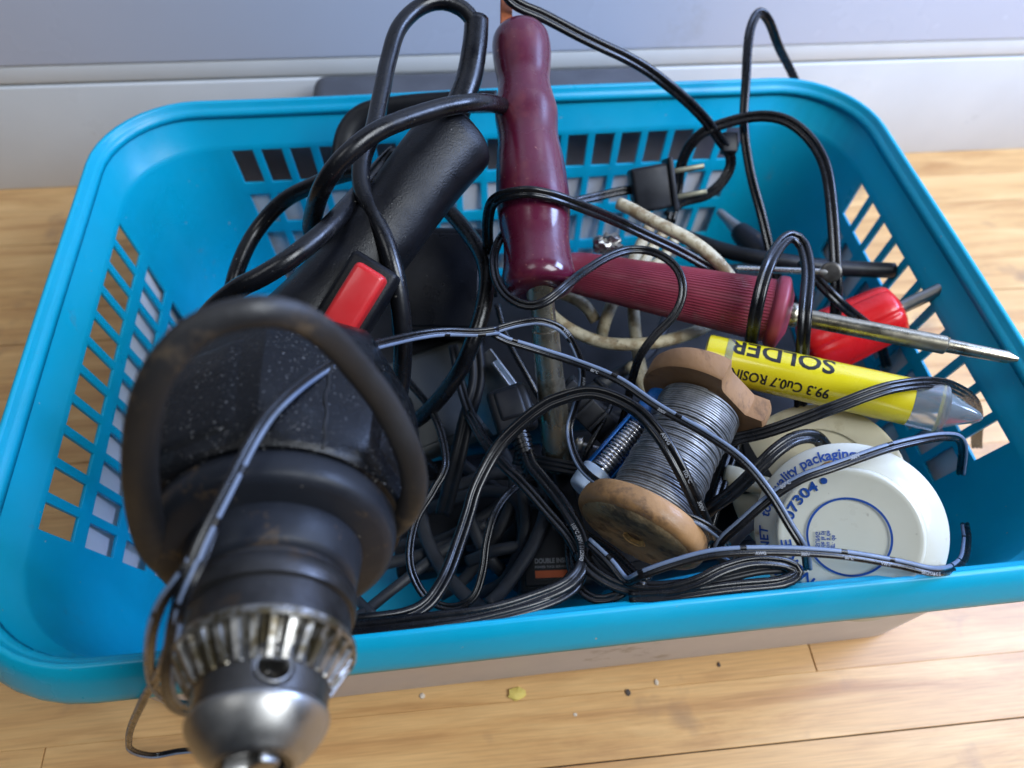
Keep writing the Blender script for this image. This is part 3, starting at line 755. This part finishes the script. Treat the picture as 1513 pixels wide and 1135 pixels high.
# ================================================================== ENAMELLED TIN
def tin():
    c = D(1254, 793, .272); vd = (CAM-c).normalized(); n_ = (vd-UP*.20+RT*.05).normalized()
    ux = RT-n_*RT.dot(n_); ux.normalize(); uy = n_.cross(ux)
    root = empty('enamelled_tin', c-V((0, 0, .02))); tag(root, 'round white enamelled tin with blue lettering and rust stains in the right front corner', 'tin')
    R1 = .0252; R2 = .0335; dz = .0080
    lathe('lid', c, n_, [(-.0022, R1*1.005), (-.0008, R1*1.0), (.0002, R1*.985), (.0006, R1*.95), (.0004, R1*.90), (0, R1*.5), (0, .0004)], M['enamel'], root, n=96, split=0)
    lathe('shoulder', c, n_, [(-dz-.0010, R2*1.0), (-dz, R2), (-dz+.0008, R2*.992), (-.0020, R1*1.03), (-.0018, R1*.99)], M['enamel'], root, n=96, split=50, close=False)
    lathe('tin_body', c-n_*(dz+.0125), n_, [(0, R2*.8), (.0008, R2*.95), (.0116, R2*.985)], M['enamel'], root, n=96)
    def face(r, th, h=.0): return c+(ux*math.cos(th)+uy*math.sin(th))*r+n_*h
    def arc_text(txt, r, th0, size, m_=M['bluink'], conic=False, sx=1):
        def fn(x, y):
            rr = r+y; th = th0-x*sx/r
            if conic:
                f = (rr-R1*1.03)/(R2*.992-R1*1.03); h = -.0020+f*(-dz+.0008+.0020)
                return face(rr, th, h+.00035)
            return face(rr, th, .0008)
        return text_on('lettering', txt, size, fn, m_, root, cuts=.0012)
    d = math.radians
    arc_text('07304', .0196, d(167), .0052, sx=1.22)
    arc_text('NURSE', .0200, d(237), .0052, sx=1.1)
    arc_text('top quality packaging', .0282, d(171), .0050, conic=True, sx=1.0)
    arc_text('UNA NET', .0282, d(221), .0046, conic=True, sx=1.05)
    # dot, ring
    def ringmesh(name, r0, r1, cc=None, n=72, h=.0008):
        vs = []; fs = []
        for r in (r0, r1):
            for k in range(n):
                t = 2*PI*k/n; vs.append((cc or c)+(ux*math.cos(t)+uy*math.sin(t))*r+n_*h)
        for k in range(n): fs.append((k, (k+1) % n, n+(k+1) % n, n+k))
        new_mesh(name, vs, fs, [M['bluink']], parent=root, smooth=False)
    ringmesh('printed_ring', .0137, .0145)
    ringmesh('printed_dot', .00001, .0012, face(.0218, d(113)))
    for i, (t_, off) in enumerate((('SUNG', .0112), ('de la pi', .0092), ('ou a de', .0074), ('gr. de', .0056))):
        def fn(x, y, off=off): return c-ux*(off+.0-y)+uy*(-.0050+x)+n_*.0008
        text_on('small_print', t_, .0021, lambda x, y, off=off: c-ux*(off-y*1.0)+uy*(x-.0045)+n_*.0008, M['bluink'], root)
    # curved rust scar along the shoulder
    pts = [face(.0268+.0005*math.sin(k), d(128-k*3.0), -.0016) for k in range(16)]
    vs, fs, uv = sweep_data(pts, circ(.00045, 6), frames(pts), lambda t: .4+1.2*math.sin(PI*t))
    new_mesh('rust_scar', vs, fs, [M['rust']], parent=root)
tin()

# ================================================================== OTHER SMALL THINGS
# two-prong plug
def plug():
    c = D(960, 279, .392); axv = (D(1010, 270, .392)-D(910, 288, .392)).normalized(); nn = (CAM-c); nn = (nn-axv*nn.dot(axv)).normalized(); bb = nn.cross(axv)
    root = empty('two_prong_plug', c-V((0, 0, .011))); tag(root, 'black two prong plug with tarnished blades in front of the back wall', 'plug')
    o = box('plug_body', c, (.020, .023, .013), M['pvc2'], root, axes=(axv, bb, nn), bev=.002)
    o = box('plug_face', c+axv*.011, (.003, .0275, .015), M['pvc2'], root, axes=(axv, bb, nn), bev=.001)
    for s in (-1, 1):
        o = box('prong', c+axv*.021+bb*(.0066*s)-axv*0, (.018, .0030, .0016), M['brass'], root, axes=(axv, bb, nn), bev=.0007)
    cord('plug_cord', [(938, 280, .393), (915, 283, .391), (885, 290, .388), (855, 297, .382), (830, 306, .378), (800, 318, .38)], twin_prof(.0046), M['pvc'], parent=root)
plug()
# connector in the middle
def connector():
    c = D(757, 607, .325); a = (D(783, 690, .318)-c).normalized(); nn = (CAM-c); nn = (nn-a*nn.dot(a)).normalized(); bb = nn.cross(a)
    root = empty('appliance_connector', c-V((0, 0, .01))); tag(root, 'chunky black appliance connector plug in the middle of the cord tangle', 'plug')
    box('connector_body', c, (.021, .0185, .012), M['pvc2'], root, axes=(a, bb, nn), bev=.003, seg=4)
    box('connector_shoulder', c-a*.002+nn*.0035, (.014, .012, .007), M['pvc2'], root, axes=(a, bb, nn), bev=.0018)
    pr = []
    for k in range(9): pr += [(.010+k*.0021, .0046-.00012*k), (.0113+k*.0021, .0046-.00012*k), (.0114+k*.0021, .0037-.0001*k), (.0120+k*.0021, .0037-.0001*k)]
    lathe('strain_relief', c, a, pr, M['pvc'], root, n=24)
connector()
def adapter(name, px, py, d, size, label, tilt=0, rot=0, mt='case', bev=.003, lab=None):
    c = D(px, py, d); ax_ = V((math.cos(rot), math.sin(rot), 0)); ay = V((-math.sin(rot), math.cos(rot), 0))
    ay2 = ay*math.cos(tilt)+Z*math.sin(tilt); az = ax_.cross(ay2)
    root = empty(name, c-V((0, 0, size[2]/2))); tag(root, label, 'adapter')
    box('adapter_body', c, size, M[mt], root, axes=(ax_, ay2, az), bev=bev, seg=4)
    box('adapter_lid', c+az*(size[2]/2), (size[0]*.86, size[1]*.86, .002), M[mt], root, axes=(ax_, ay2, az), bev=.0008)
    return root, c, ax_, ay2, az
adapter('power_adapter', 652, 425, .385, (.046, .055, .032), 'black box shaped power adapter standing behind the red trigger', tilt=.5, rot=-.1, mt='grip')
r_, c_, x_, y_, z_ = adapter('labelled_adapter', 825, 815, .352, (.040, .042, .022), 'black power adapter with white and orange label at the bottom of the tangle', tilt=.15, rot=-.05, mt='pvc2')
box('sticker', c_+z_*.0122-y_*.0105, (.026, .010, .0002), M['blackink'], r_, axes=(x_, y_, z_))
text_on('lettering', 'DOUBLE INSULATED', .0030, lambda x, y: c_+z_*.0125+x_*(-.0125+x*.80)+y_*(-.0080+y), M['whiteink'], r_)
text_on('lettering', 'POWER TOOL SERVICE', .0014, lambda x, y: c_+z_*.0125+x_*(-.0125+x)+y_*(-.0102+y), M['whiteink'], r_)
box('orange_bar', c_+z_*.0125-x_*.004-y_*.0130, (.017, .0032, .0002), M['orange'], r_, axes=(x_, y_, z_))
adapter('grey_adapter', 655, 590, .380, (.050, .052, .018), 'dull olive grey adapter half hidden under black cords left of the connector', tilt=.25, rot=.35, mt='olive', bev=.004)
adapter('dark_filler_slab', 890, 520, .435, (.220, .100, .030), 'flat dark box added to darken the depth under the ribbed maroon handle', tilt=.08, rot=0, mt='pvc2', bev=.004)  # added dark filler that hides the blue base under the irons
adapter('dark_filler_box', 985, 730, .352, (.105, .075, .018), 'flat dark box added to darken the space under the wooden spool', tilt=.03, rot=.1, mt='pvc2', bev=.003)  # invented dark fill for the depth below the spool
adapter('dark_filler_plate', 700, 755, .385, (.085, .060, .012), 'flat dark plate added to darken the basket bottom under the hanging thin cord', tilt=.02, rot=.1, mt='pvc2', bev=.002)  # added dark sheet covering the blue base
adapter('dark_filler_block', 590, 520, .410, (.060, .060, .040), 'dark block added to darken the space beneath the grip of the drill', tilt=.1, rot=.1, mt='pvc2', bev=.004)  # filler put in to turn the blue patches by the trigger dark
adapter('dark_filler_small', 1150, 650, .345, (.050, .060, .020), 'small dark box added to darken the space under the cream reel', tilt=.03, rot=-.1, mt='pvc2', bev=.003)  # added box, deepens the dark below the reel
# galvanised bracket with holes
def bracket():
    c = D(735, 590, .352); a = (D(775, 560, .345)-c).normalized(); nn = (CAM-c); nn = (nn-a*nn.dot(a)).normalized(); bb = nn.cross(a)
    root = empty('metal_bracket', c); tag(root, 'small galvanised metal bracket with screws behind the chunky connector', 'bracket')
    box('plate', c+bb*.004, (.026, .034, .0015), M['bracket'], root, axes=(a, bb, nn), bev=.0005)
    box('flange', c+a*.012+nn*.003, (.0015, .030, .008), M['bracket'], root, axes=(a, bb, nn), bev=.0005)
    for q in (-.006, .004):
        lathe('screw', c+a*q-bb*.008, nn, [(0, .0030), (.0012, .0030), (.0022, .0022), (.0024, .0004)], M['steel'], root, n=20)
bracket()
# rod with a round head
def rod():
    a, b = D(1087, 397, .372), D(1214, 402, .360); axv = (b-a).normalized(); L = (b-a).length
    root = empty('steel_rod', (a+b)/2); tag(root, 'thin shiny steel rod with a flat round head above the ribbed maroon handle', 'rod')
    lathe('rod_shank', a, axv, [(0, .0008), (.0008, .0016), (L, .0017)], M['shiny'], root, n=20)
    nn = (CAM-b).normalized(); nn = (nn-axv*nn.dot(axv)).normalized()
    lathe('rod_head', b+axv*.004-nn*.001, nn, smooth_prof([(0, .0030), (.0004, .0048), (.0018, .0050), (.0030, .0046), (.0033, .0004)], 3), M['chuckdark'], root, n=32)
    lathe('rod_neck', b-axv*.001, axv, [(0, .0022), (.002, .0026), (.004, .0022)], M['steel'], root, n=20)
rod()
def red_handle():
    a = D(1188, 520, .392); b = D(1330, 455, .378); axv = (b-a).normalized(); L = (b-a).length
    root = empty('red_tool', (a+b)/2-V((0, 0, .013))); tag(root, 'bright red plastic tool handle under the shaft of the ribbed iron', 'tool')
    lathe('handle', a, axv, smooth_prof([(0, .002), (.001, .012), (.004, .0155), (.012, .0165), (.03, .0155), (L-.004, .014), (L, .008)], 4), M['redbright'], root, n=120, mod=lambda s, t: 1-.06*max(0, math.cos(t*6))**8)
    lathe('blade', b, axv, [(-.002, .0035), (.03, .0033), (.031, .001)], M['steel'], root, n=20)
red_handle()
def probe():
    a, b = D(1062, 312, .430), D(1128, 376, .410); axv = (b-a).normalized(); L = (b-a).length
    root = empty('tapered_probe', (a+b)/2); tag(root, 'grey tapered probe leaning against the right part of the back wall', 'probe')
    lathe('tip', a, axv, smooth_prof([(0, .001), (.001, .0022), (.010, .0030), (.018, .0042)], 3), M['bracket'], root, n=24)
    lathe('sleeve', a+axv*.017, axv, smooth_prof([(0, .0042), (.003, .0058), (L-.02, .0078), (L-.015, .006)], 3), M['drill_grey'], root, n=24)
probe()
# crumpled foil
def foil():
    bm = bmesh.new(); bmesh.ops.create_icosphere(bm, subdivisions=3, radius=.0062)
    c = D(897, 362, .366); vs = []
    for v in bm.verts:
        q = v.co.normalized(); k = 1+.55*noise.noise(q*2.6+V((3, 1, 2)))+.25*noise.noise(q*7); vs.append(c+V((v.co.x*k*1.1, v.co.y*k*.8, v.co.z*k*.9)))
    fs = [tuple(v.index for v in f.verts) for f in bm.faces]; bm.free()
    tag(new_mesh('foil_scrap', vs, fs, [M['steel']], smooth=False), 'crumpled bit of shiny metal foil behind the ribbed maroon handle', 'foil')
foil()
# black terminal strip + small screw, between shaft and spool
def terminal():
    c = D(872, 612, .335); a = (D(915, 655, .335)-c).normalized(); nn = (CAM-c); nn = (nn-a*nn.dot(a)).normalized(); bb = nn.cross(a)
    root = empty('terminal_strip', c); tag(root, 'black slotted terminal strip between the steel shaft and the spool', 'connector')
    box('strip_base', c, (.034, .012, .008), M['pvc2'], root, axes=(a, bb, nn), bev=.001)
    for k in range(4): box('strip_fin', c+a*(-.012+k*.008)+nn*.005, (.0016, .011, .006), M['pvc2'], root, axes=(a, bb, nn), bev=.0003)
    s = D(852, 655, .330); sa = (D(885, 664, .328)-s).normalized(); t = empty('loose_screw', s); tag(t, 'small steel screw lying below the black terminal strip', 'screw')
    lathe('screw_head', s, sa, smooth_prof([(-.001, .0005), (0, .0032), (.002, .0036), (.003, .0030)], 3), M['steel'], t, n=24)
    lathe('screw_shank', s, sa, [(.003, .0014), (.012, .0013), (.013, .0005)], M['steel'], t, n=16)
terminal()
# cream reel under the tin
def reel():
    c = D(1205, 715, .315); nn = (CAM-c).normalized(); nn = (nn+UP*.25-RT*.1).normalized()
    root = empty('cream_reel', c-V((0, 0, .01))); tag(root, 'cream plastic reel under the enamelled tin, partly covered by black cords', 'reel')
    lathe('reel_disc', c, nn, smooth_prof([(-.004, .030), (-.002, .0345), (.001, .0350), (.002, .0335), (.0022, .024), (.0015, .0225), (.0015, .008), (.002, .0005)], 3), M['cream'], root, n=72, split=0)
    lathe('reel_hub', c, nn, [(.001, .012), (.009, .011), (.0095, .006), (.006, .0055)], M['cream'], root, n=48)
    a, b = D(1068, 702, .318), D(1165, 728, .312)
    lathe('reel_spindle', a, (b-a), smooth_prof([(0, .0020), (.0008, .0046), (.006, .0050), (.010, .0042), (.030, .0040)], 3), M['cream'], root, n=32)
reel()
# clip on the cord at the back
def clip():
    c = D(1077, 212, .405); root = box('cord_clip', c, (.0085, .006, .011), M['pvc2'], axes=(RT, -FW, UP), bev=.001)
    tag(root, 'small black clip on the cord near the right part of the back rim', 'clip')
clip()

# ------------------------------------------------------------------ crumbs on the floor
def crumb(px, py, r, m_, label, sx=1):
    r *= .75; bm = bmesh.new(); bmesh.ops.create_icosphere(bm, subdivisions=2, radius=r); c = Pz(px, py, r*.35); vs = []
    for v in bm.verts:
        k = 1+.5*noise.noise(v.co*(2.2/r)+V((px, py, 0))); vs.append(c+V((v.co.x*k*sx, v.co.y*k, v.co.z*k*.45)))
    fs = [tuple(v.index for v in f.verts) for f in bm.faces]; bm.free()
    tag(new_mesh('crumb', vs, fs, [m_], smooth=False), label, 'crumb', 'crumbs on the floor')
crumb(764, 1025, .0042, M['crumb'], 'yellow crumb on the floor in front of the basket', 1.3)
crumb(928, 1023, .0022, M['crumb2'], 'dark crumb right of the yellow one on the floor', .8)
crumb(624, 1028, .0018, M['crumb3'], 'small pale crumb beside the drill chuck on the floor')
crumb(970, 1008, .0020, M['crumb3'], 'pale crumb nearest the front of the tub on the floor', .7)
crumb(850, 1056, .0012, M['crumb3'], 'tiny pale crumb on the floor below the yellow crumb')
crumb(1062, 982, .0018, M['crumb2'], 'dark crumb beside the tub front on the floor', .6)

# ================================================================== CORDS
T2 = twin_prof
GC = 'flat black twin cords in the basket'
def tcord(pts, wd, label, m_='pvc', ribs=2, tw=0, prints=(), grp=GC, name='flat_cable'):
    return cord(name, pts, T2(wd, ribs), M[m_], label=label, group=grp, jit=.0006, twist=(lambda t: tw*math.sin(t*6+1)) if tw else None, prints=prints)
tcord([(735, -40, .335), (755, 0, .338), (800, 22, .343), (850, 48, .350), (930, 87, .362), (990, 127, .374), (1035, 168, .388), (1062, 203, .400), (1080, 235, .408), (1070, 265, .411), (1045, 288, .413), (1005, 300, .415), (985, 320, .415)], .0056, 'flat black cord running from the top of the wooden handle down to the small clip', tw=.25)
tcord([(990, 330, .415), (1000, 285, .415), (1006, 246, .410), (1022, 212, .402), (1052, 189, .396), (1110, 173, .390), (1160, 178, .385), (1198, 207, .380), (1221, 255, .375), (1231, 330, .370), (1236, 410, .368), (1234, 480, .375)], .0056, 'flat black cord arching over the right back corner of the basket')
tcord([(1215, 175, .475), (1185, 138, .462), (1170, 108, .450), (1150, 68, .432), (1134, 28, .414), (1120, 19, .408), (1107, 50, .403), (1101, 120, .400), (1099, 180, .400), (1108, 250, .400), (1128, 330, .400), (1143, 390, .402), (1160, 440, .41)], .0050, 'flat black cord in a narrow upright loop over the back rim', tw=.5)
tcord([(728, 440, .340), (723, 380, .333), (720, 330, .320), (730, 297, .305), (766, 285, .2975), (800, 287, .2975), (848, 301, .306), (920, 331, .330), (1000, 369, .345), (1060, 402, .352), (1100, 430, .365)], .0048, 'flat black cord wrapped across the middle of the smooth burgundy handle')
tcord([(752, 335, .330), (736, 361, .310), (729, 385, .300), (733, 415, .293), (750, 440, .287), (778, 453, .284), (806, 447, .283), (838, 422, .288), (867, 399, .307), (902, 378, .318), (937, 369, .324), (972, 376, .324), (1000, 398, .321), (1009, 430, .319), (996, 465, .319), (966, 497, .320), (946, 526, .322), (935, 562, .328), (920, 620, .338), (895, 680, .35)], .0036, 'thin black cord looping under the foot of the smooth burgundy handle')
tcord([(1108, 520, .335), (1116, 465, .318), (1134, 395, .318), (1152, 362, .328), (1170, 350, .333), (1186, 362, .333), (1194, 400, .326), (1190, 465, .316), (1184, 540, .322), (1183, 600, .328), (1183, 670, .330), (1180, 730, .34)], .0056, 'flat black cord standing as an inverted U over the ribbed maroon handle')
tcord([(1010, 672, .320), (1045, 662, .310), (1080, 651, .302), (1125, 640, .296), (1180, 622, .291), (1231, 604, .288), (1320, 572, .290), (1400, 570, .305), (1440, 600, .34), (1445, 660, .38)], .0050, 'flat black cord passing just under the yellow tube', ribs=3)
tcord([(1020, 790, .310), (1045, 756, .300), (1080, 729, .294), (1114, 697, .290), (1146, 666, .290), (1177, 648, .293), (1206, 648, .297), (1225, 672, .305)], .0056, 'black cord curving over the cream reel')
tcord([(1090, 640, .330), (1075, 690, .320), (1062, 730, .310), (1048, 775, .305), (1040, 815, .300)], .0052, 'short black cord hanging down behind the wire winding of the wooden spool')
tcord([(1052, 800, .285), (1036, 760, .272), (1004, 692, .2685), (970, 638, .272), (931, 600, .279), (876, 579, .285), (825, 590, .288), (795, 606, .289), (759, 636, .290), (731, 668, .289), (705, 718, .285), (692, 760, .281), (676, 807, .275), (658, 852, .268), (632, 890, .262), (600, 908, .258), (550, 916, .255), (500, 918, .254)], .0052, 'thick flat black cord arching over the spool and down to the front rim', ribs=2,
      prints=[('300V', .115, .0020, .0012, True), ('105\u00b0C', .17, .0020, .0012, True), ('AWG', .235, .0020, .0012, True)])
tcord([(480, 930, .250), (540, 927, .251), (606, 919, .252), (712, 905, .255), (791, 884, .260), (842, 860, .265), (861, 828, .272), (857, 791, .280), (833, 751, .290), (801, 708, .304), (784, 685, .312), (777, 660, .320)], .0052, 'flat black cord from the chunky connector round to the front rim',
      prints=[('105\u00b0C 300V E102950', .70, .0021, -.0010, True)])
tcord([(480, 943, .2475), (560, 940, .248), (640, 930, .250), (720, 916, .254), (795, 895, .259), (846, 868, .266), (860, 835, .275), (843, 795, .283), (805, 752, .291), (770, 712, .298), (742, 684, .305), (715, 650, .315), (690, 610, .330)], .0040, 'shiny black cord running diagonally from the bracket to the front rim bundle')
tcord([(480, 935, .256), (560, 934, .257), (650, 920, .259), (740, 901, .262), (810, 878, .267), (845, 850, .274), (850, 815, .283), (838, 780, .292)], .0034, 'thin black cord lowest in the bundle along the front rim')
tcord([(600, 560, .345), (640, 610, .335), (660, 680, .322), (640, 725, .316), (615, 765, .311), (606, 812, .305), (612, 852, .301), (634, 886, .299), (669, 897, .299), (700, 882, .301), (714, 844, .306), (720, 799, .311), (734, 754, .317), (760, 722, .325), (800, 700, .34)], .0034, 'thin black cord in a long hanging U left of the middle of the tangle')
tcord([(760, 676, .345), (800, 684, .335), (840, 692, .330), (885, 700, .330), (920, 705, .335)], .0062, 'wide grey black cord lying flat behind the foot of the steel shaft', ribs=3, m_='pvc2')
tcord([(842, 770, .300), (841, 810, .285), (845, 842, .275), (857, 870, .268), (881, 885, .264), (908, 882, .263), (930, 870, .264), (960, 850, .268)], .0034, 'thin black cord in a small loop below the round wooden spool end')
tcord([(855, 815, .275), (873, 843, .268), (917, 868, .2625), (973, 874, .260), (1028, 861, .2595), (1070, 841, .261), (1112, 830, .263), (1160, 833, .265), (1179, 846, .265), (1155, 860, .262), (1080, 868, .260), (1000, 879, .259), (930, 884, .260)], .0046, 'flat black cord folded along the inside of the front rim below the spool')
tcord([(1176, 838, .269), (1120, 842, .266), (1060, 855, .264), (1000, 866, .264), (950, 866, .266), (900, 846, .272), (870, 815, .28)], .0042, 'black cord hidden inside the folded cord below the spool', m_='pvc2')
tcord([(850, 780, .295), (872, 798, .286), (903, 818, .276), (940, 853, .264), (956, 862, .262)], .0044, 'short black cord sloping down under the round wooden spool end')
tcord([(880, 560, .345), (905, 590, .338), (870, 660, .325), (850, 720, .33)], .0024, 'thin straight black wire left of the blue tube', ribs=1)
tcord([(735, 450, .365), (752, 505, .362), (785, 565, .360), (810, 610, .36)], .0030, 'thin black cord slanting behind the steel shaft', ribs=1)
tcord([(668, 510, .350), (682, 570, .345), (705, 630, .338), (745, 685, .332), (800, 740, .335)], .0046, 'black cord falling diagonally left of the chunky connector', m_='pvc2')
tcord([(700, 490, .345), (705, 560, .345), (690, 620, .343), (675, 680, .342), (655, 760, .345)], .0075, 'broad black cord dropping straight below the crossing of the striped wires', m_='pvc2')
tcord([(1010, 350, .425), (1070, 370, .412), (1140, 384, .400), (1230, 396, .40), (1320, 400, .40)], .0080, 'thick dark cord lying behind the steel rod', ribs=1, m_='pvc2')
tcord([(1185, 385, .37), (1210, 415, .360), (1245, 450, .358), (1290, 490, .375), (1310, 540, .40)], .0050, 'black cord right of the inverted U by the basket side')
# soft grey cords in the depths of the basket, some added to darken its bottom
deep = [
 ([(505, 925, .315), (545, 900, .330), (606, 850, .345), (660, 812, .350), (720, 770, .355)], .0050),
 ([(500, 850, .335), (521, 880, .335), (552, 908, .325)], .0042),
 ([(510, 842, .350), (548, 838, .350), (603, 826, .352), (680, 800, .355), (760, 790, .36)], .0058),
 ([(540, 812, .372), (590, 806, .368), (650, 800, .365), (720, 760, .365), (800, 700, .38)], .0060),
 ([(620, 740, .360), (632, 800, .350), (660, 850, .340), (700, 890, .330), (740, 905, .32)], .0064),
 ([(725, 893, .318), (745, 872, .325), (770, 838, .332), (793, 798, .338), (806, 750, .345), (800, 700, .36)], .0060),
 ([(772, 720, .350), (778, 770, .345), (768, 815, .342), (745, 860, .340), (700, 880, .345)], .0054),
 ([(690, 830, .345), (735, 812, .340), (790, 800, .345), (840, 770, .345), (880, 750, .34)], .0056),
 ([(600, 770, .372), (660, 740, .365), (720, 725, .36), (760, 735, .355), (770, 770, .355), (740, 800, .36), (690, 810, .365)], .0060),
 ([(650, 880, .350), (690, 850, .352), (740, 780, .355), (760, 720, .36), (740, 660, .37)], .0056),
 ([(690, 760, .350), (720, 820, .345), (760, 860, .345), (800, 890, .33)], .0060),
 ([(560, 640, .375), (600, 700, .370), (660, 720, .365), (740, 700, .365), (820, 720, .37)], .0060),
 ([(840, 560, .370), (880, 600, .360), (930, 640, .355), (980, 700, .35)], .0058),
 ([(1060, 830, .31), (1090, 790, .31), (1130, 760, .31), (1160, 740, .315)], .0054),
 ([(1000, 440, .40), (960, 520, .385), (900, 560, .375), (830, 600, .375)], .0060),
 ([(620, 640, .39), (700, 700, .385), (790, 760, .38), (870, 800, .37)], .0064),
 ([(870, 640, .38), (900, 760, .37), (880, 830, .34)], .0064),
 ([(1180, 560, .36), (1120, 620, .355), (1060, 700, .345), (1010, 790, .33)], .0064),
]
txt = ['near the front left inside corner', 'beside the chuck at the basket bottom', 'level across the bottom left of the tangle', 'lowest beside the chuck', 'sloping down right behind the hanging U',
       'rising grey at the front of the tangle', 'bent beside the rising grey cord', 'level above the labelled adapter', 'curled in the middle of the bottom', 'rising toward the chunky connector',
       'crossing under the rising grey cord', 'running under the grey adapter', 'crossing behind the blue tube', 'beneath the enamelled tin', 'under the ribbed maroon handle',
       'diagonal at the very bottom of the tangle', 'upright behind the labelled adapter', 'diagonal beneath the yellow tube']
for (pts, wd), t in zip(deep, txt):
    cord('grey_cable', pts, circ(wd/2, 12, wd/2*.55), M['dusty'], label='dusty dark grey cord '+t, cat='cord', group='dusty grey cords at the bottom of the basket', jit=.001)

# off-white cords
OW = 'dirty off-white cords'
def wc(pts, r, label, sc=None): cord('white_cable', pts, circ(r, 14), M['offwhite'], label=label, group=OW, scale=sc, jit=.0006)
wc([(914, 301, .362), (932, 309, .359), (960, 324, .355), (1018, 354, .350), (1060, 388, .350), (1092, 430, .362)], .0031, 'dirty off-white cord end pointing to the plug, running down to the ribbed handle')
wc([(800, 440, .375), (815, 466, .368), (850, 491, .362), (895, 506, .358), (945, 508, .356), (990, 502, .357), (1040, 485, .365), (1080, 450, .38)], .0030, 'dirty off-white cord bowed under the ribbed maroon handle')
wc([(960, 335, .385), (945, 365, .382), (922, 410, .376), (905, 450, .372), (894, 480, .372), (888, 505, .38)], .0030, 'dirty off-white cord left of the pair passing under the ribbed handle')
wc([(985, 340, .388), (962, 370, .386), (942, 410, .380), (936, 450, .374), (940, 495, .374), (946, 540, .375), (960, 590, .37)], .0030, 'dirty off-white cord right of the pair passing under the ribbed handle')
wc([(820, 430, .378), (850, 442, .376), (868, 455, .375), (880, 474, .376)], .0030, 'short cut off-white cord end under the left end of the ribbed handle')
wc([(1000, 350, .395), (975, 385, .392), (955, 400, .390), (975, 420, .395)], .0028, 'kinked off-white cord behind the ribbed handle')
wc([(930, 540, .370), (945, 560, .365), (962, 600, .362)], .0028, 'off-white cord peeping out left of the wooden spool')

# striped wires
GS = 'thin black wires with blue grey stripe'
PW = T2(.0033); NP = len(PW)
def sw(pts, label, prints=(), wd=.0033, st=(2, 6), d=.0125, flip=False):
    pr = T2(wd); a, b = st
    if flip: a, b = 10, 15
    return cord('striped_wire', pts, pr, M['pvc'], label=label, cat='wire', group=GS, jit=.0004, stripe=(a, b, d, .0012), prints=prints)
sw([(330, 1040, .225), (285, 1050, .205), (256, 1040, .190), (247, 1005, .178), (252, 960, .172), (264, 900, .166), (292, 815, .168), (330, 735, .174), (378, 642, .184), (420, 590, .194), (480, 545, .212), (540, 515, .234), (600, 500, .254), (655, 492, .266), (705, 491, .273), (737, 487, .276)], 'striped wire curving from the drill chuck up over the drill body to the middle')
sw([(728, 489, .2765), (742, 484, .278), (770, 477, .280), (802, 475, .281), (835, 491, .284), (855, 528, .288), (860, 562, .293), (851, 600, .297), (842, 640, .297), (858, 688, .288), (897, 720, .276), (960, 746, .268), (1025, 768, .265), (1062, 790, .268), (1075, 805, .28)], 'striped wire looping over the steel shaft and down across the wooden spool flange', wd=.0030, prints=[('VW-1', .17, .0016, -.0007, False), ('AWM 2468', .30, .0016, -.0007, False)])
sw([(728, 492, .277), (748, 503, .279), (800, 519, .282), (850, 535, .282), (910, 560, .279), (970, 600, .273), (1040, 640, .268), (1097, 680, .264), (1138, 728, .260), (1168, 778, .257), (1188, 812, .257), (1194, 840, .266)], 'striped wire crossing the winding of the wooden spool toward the tin', wd=.0032, flip=True, prints=[('80\u00b0C', .26, .0015, .0007, False), ('300V', .45, .0015, .0007, False)])
sw([(868, 800, .272), (900, 830, .266), (925, 858, .262), (945, 850, .2575), (992, 833, .2545), (1056, 817, .2530), (1134, 813, .2530), (1231, 817, .2545), (1320, 832, .257), (1385, 845, .259), (1420, 830, .285), (1428, 800, .31), (1425, 775, .33)], 'striped wire lying level along the front from under the spool to the right', wd=.0036, d=.0165, flip=True, prints=[('AWG', .30, .0015, .0009, False), ('300V', .37, .0015, .0009, False), ('80\u00b0C', .44, .0015, .0009, False), ('VW-1', .50, .0015, .0009, False), ('SEOYANG E', .565, .0015, .0009, False)])
sw([(1420, 700, .325), (1422, 655, .30), (1395, 645, .28), (1320, 660, .268), (1231, 690, .262), (1181, 709, .261), (1134, 740, .2625), (1092, 775, .265), (1066, 798, .268), (1062, 812, .271), (1085, 826, .278)], 'striped wire slanting across the tin lid down to the left', wd=.0036, d=.015, prints=[('300V', .60, .0019, .0009, True), ('80\u00b0C', .75, .0019, .0009, True)])
sw([(322, 755, .176), (300, 800, .170), (270, 850, .166), (238, 895, .168), (222, 950, .178), (225, 1010, .205), (262, 1040, .230), (330, 1040, .245)], 'striped wire branching left above the drill collar', wd=.0026)
sw([(318, 775, .173), (300, 825, .168), (275, 880, .165), (255, 940, .172), (226, 1010, .205), (196, 1070, .262), (192, 1105, .312), (225, 1116, .334), (262, 1110, .3355), (300, 1108, .3355), (345, 1112, .336), (420, 1120, .336)], 'striped wire beside the drill collar running down over the rim to the floor', wd=.0026)

# ------------------------------------------------------------------ render settings
S.render.engine = 'CYCLES'; S.render.resolution_x = 1024; S.render.resolution_y = 768
S.cycles.max_bounces = 8
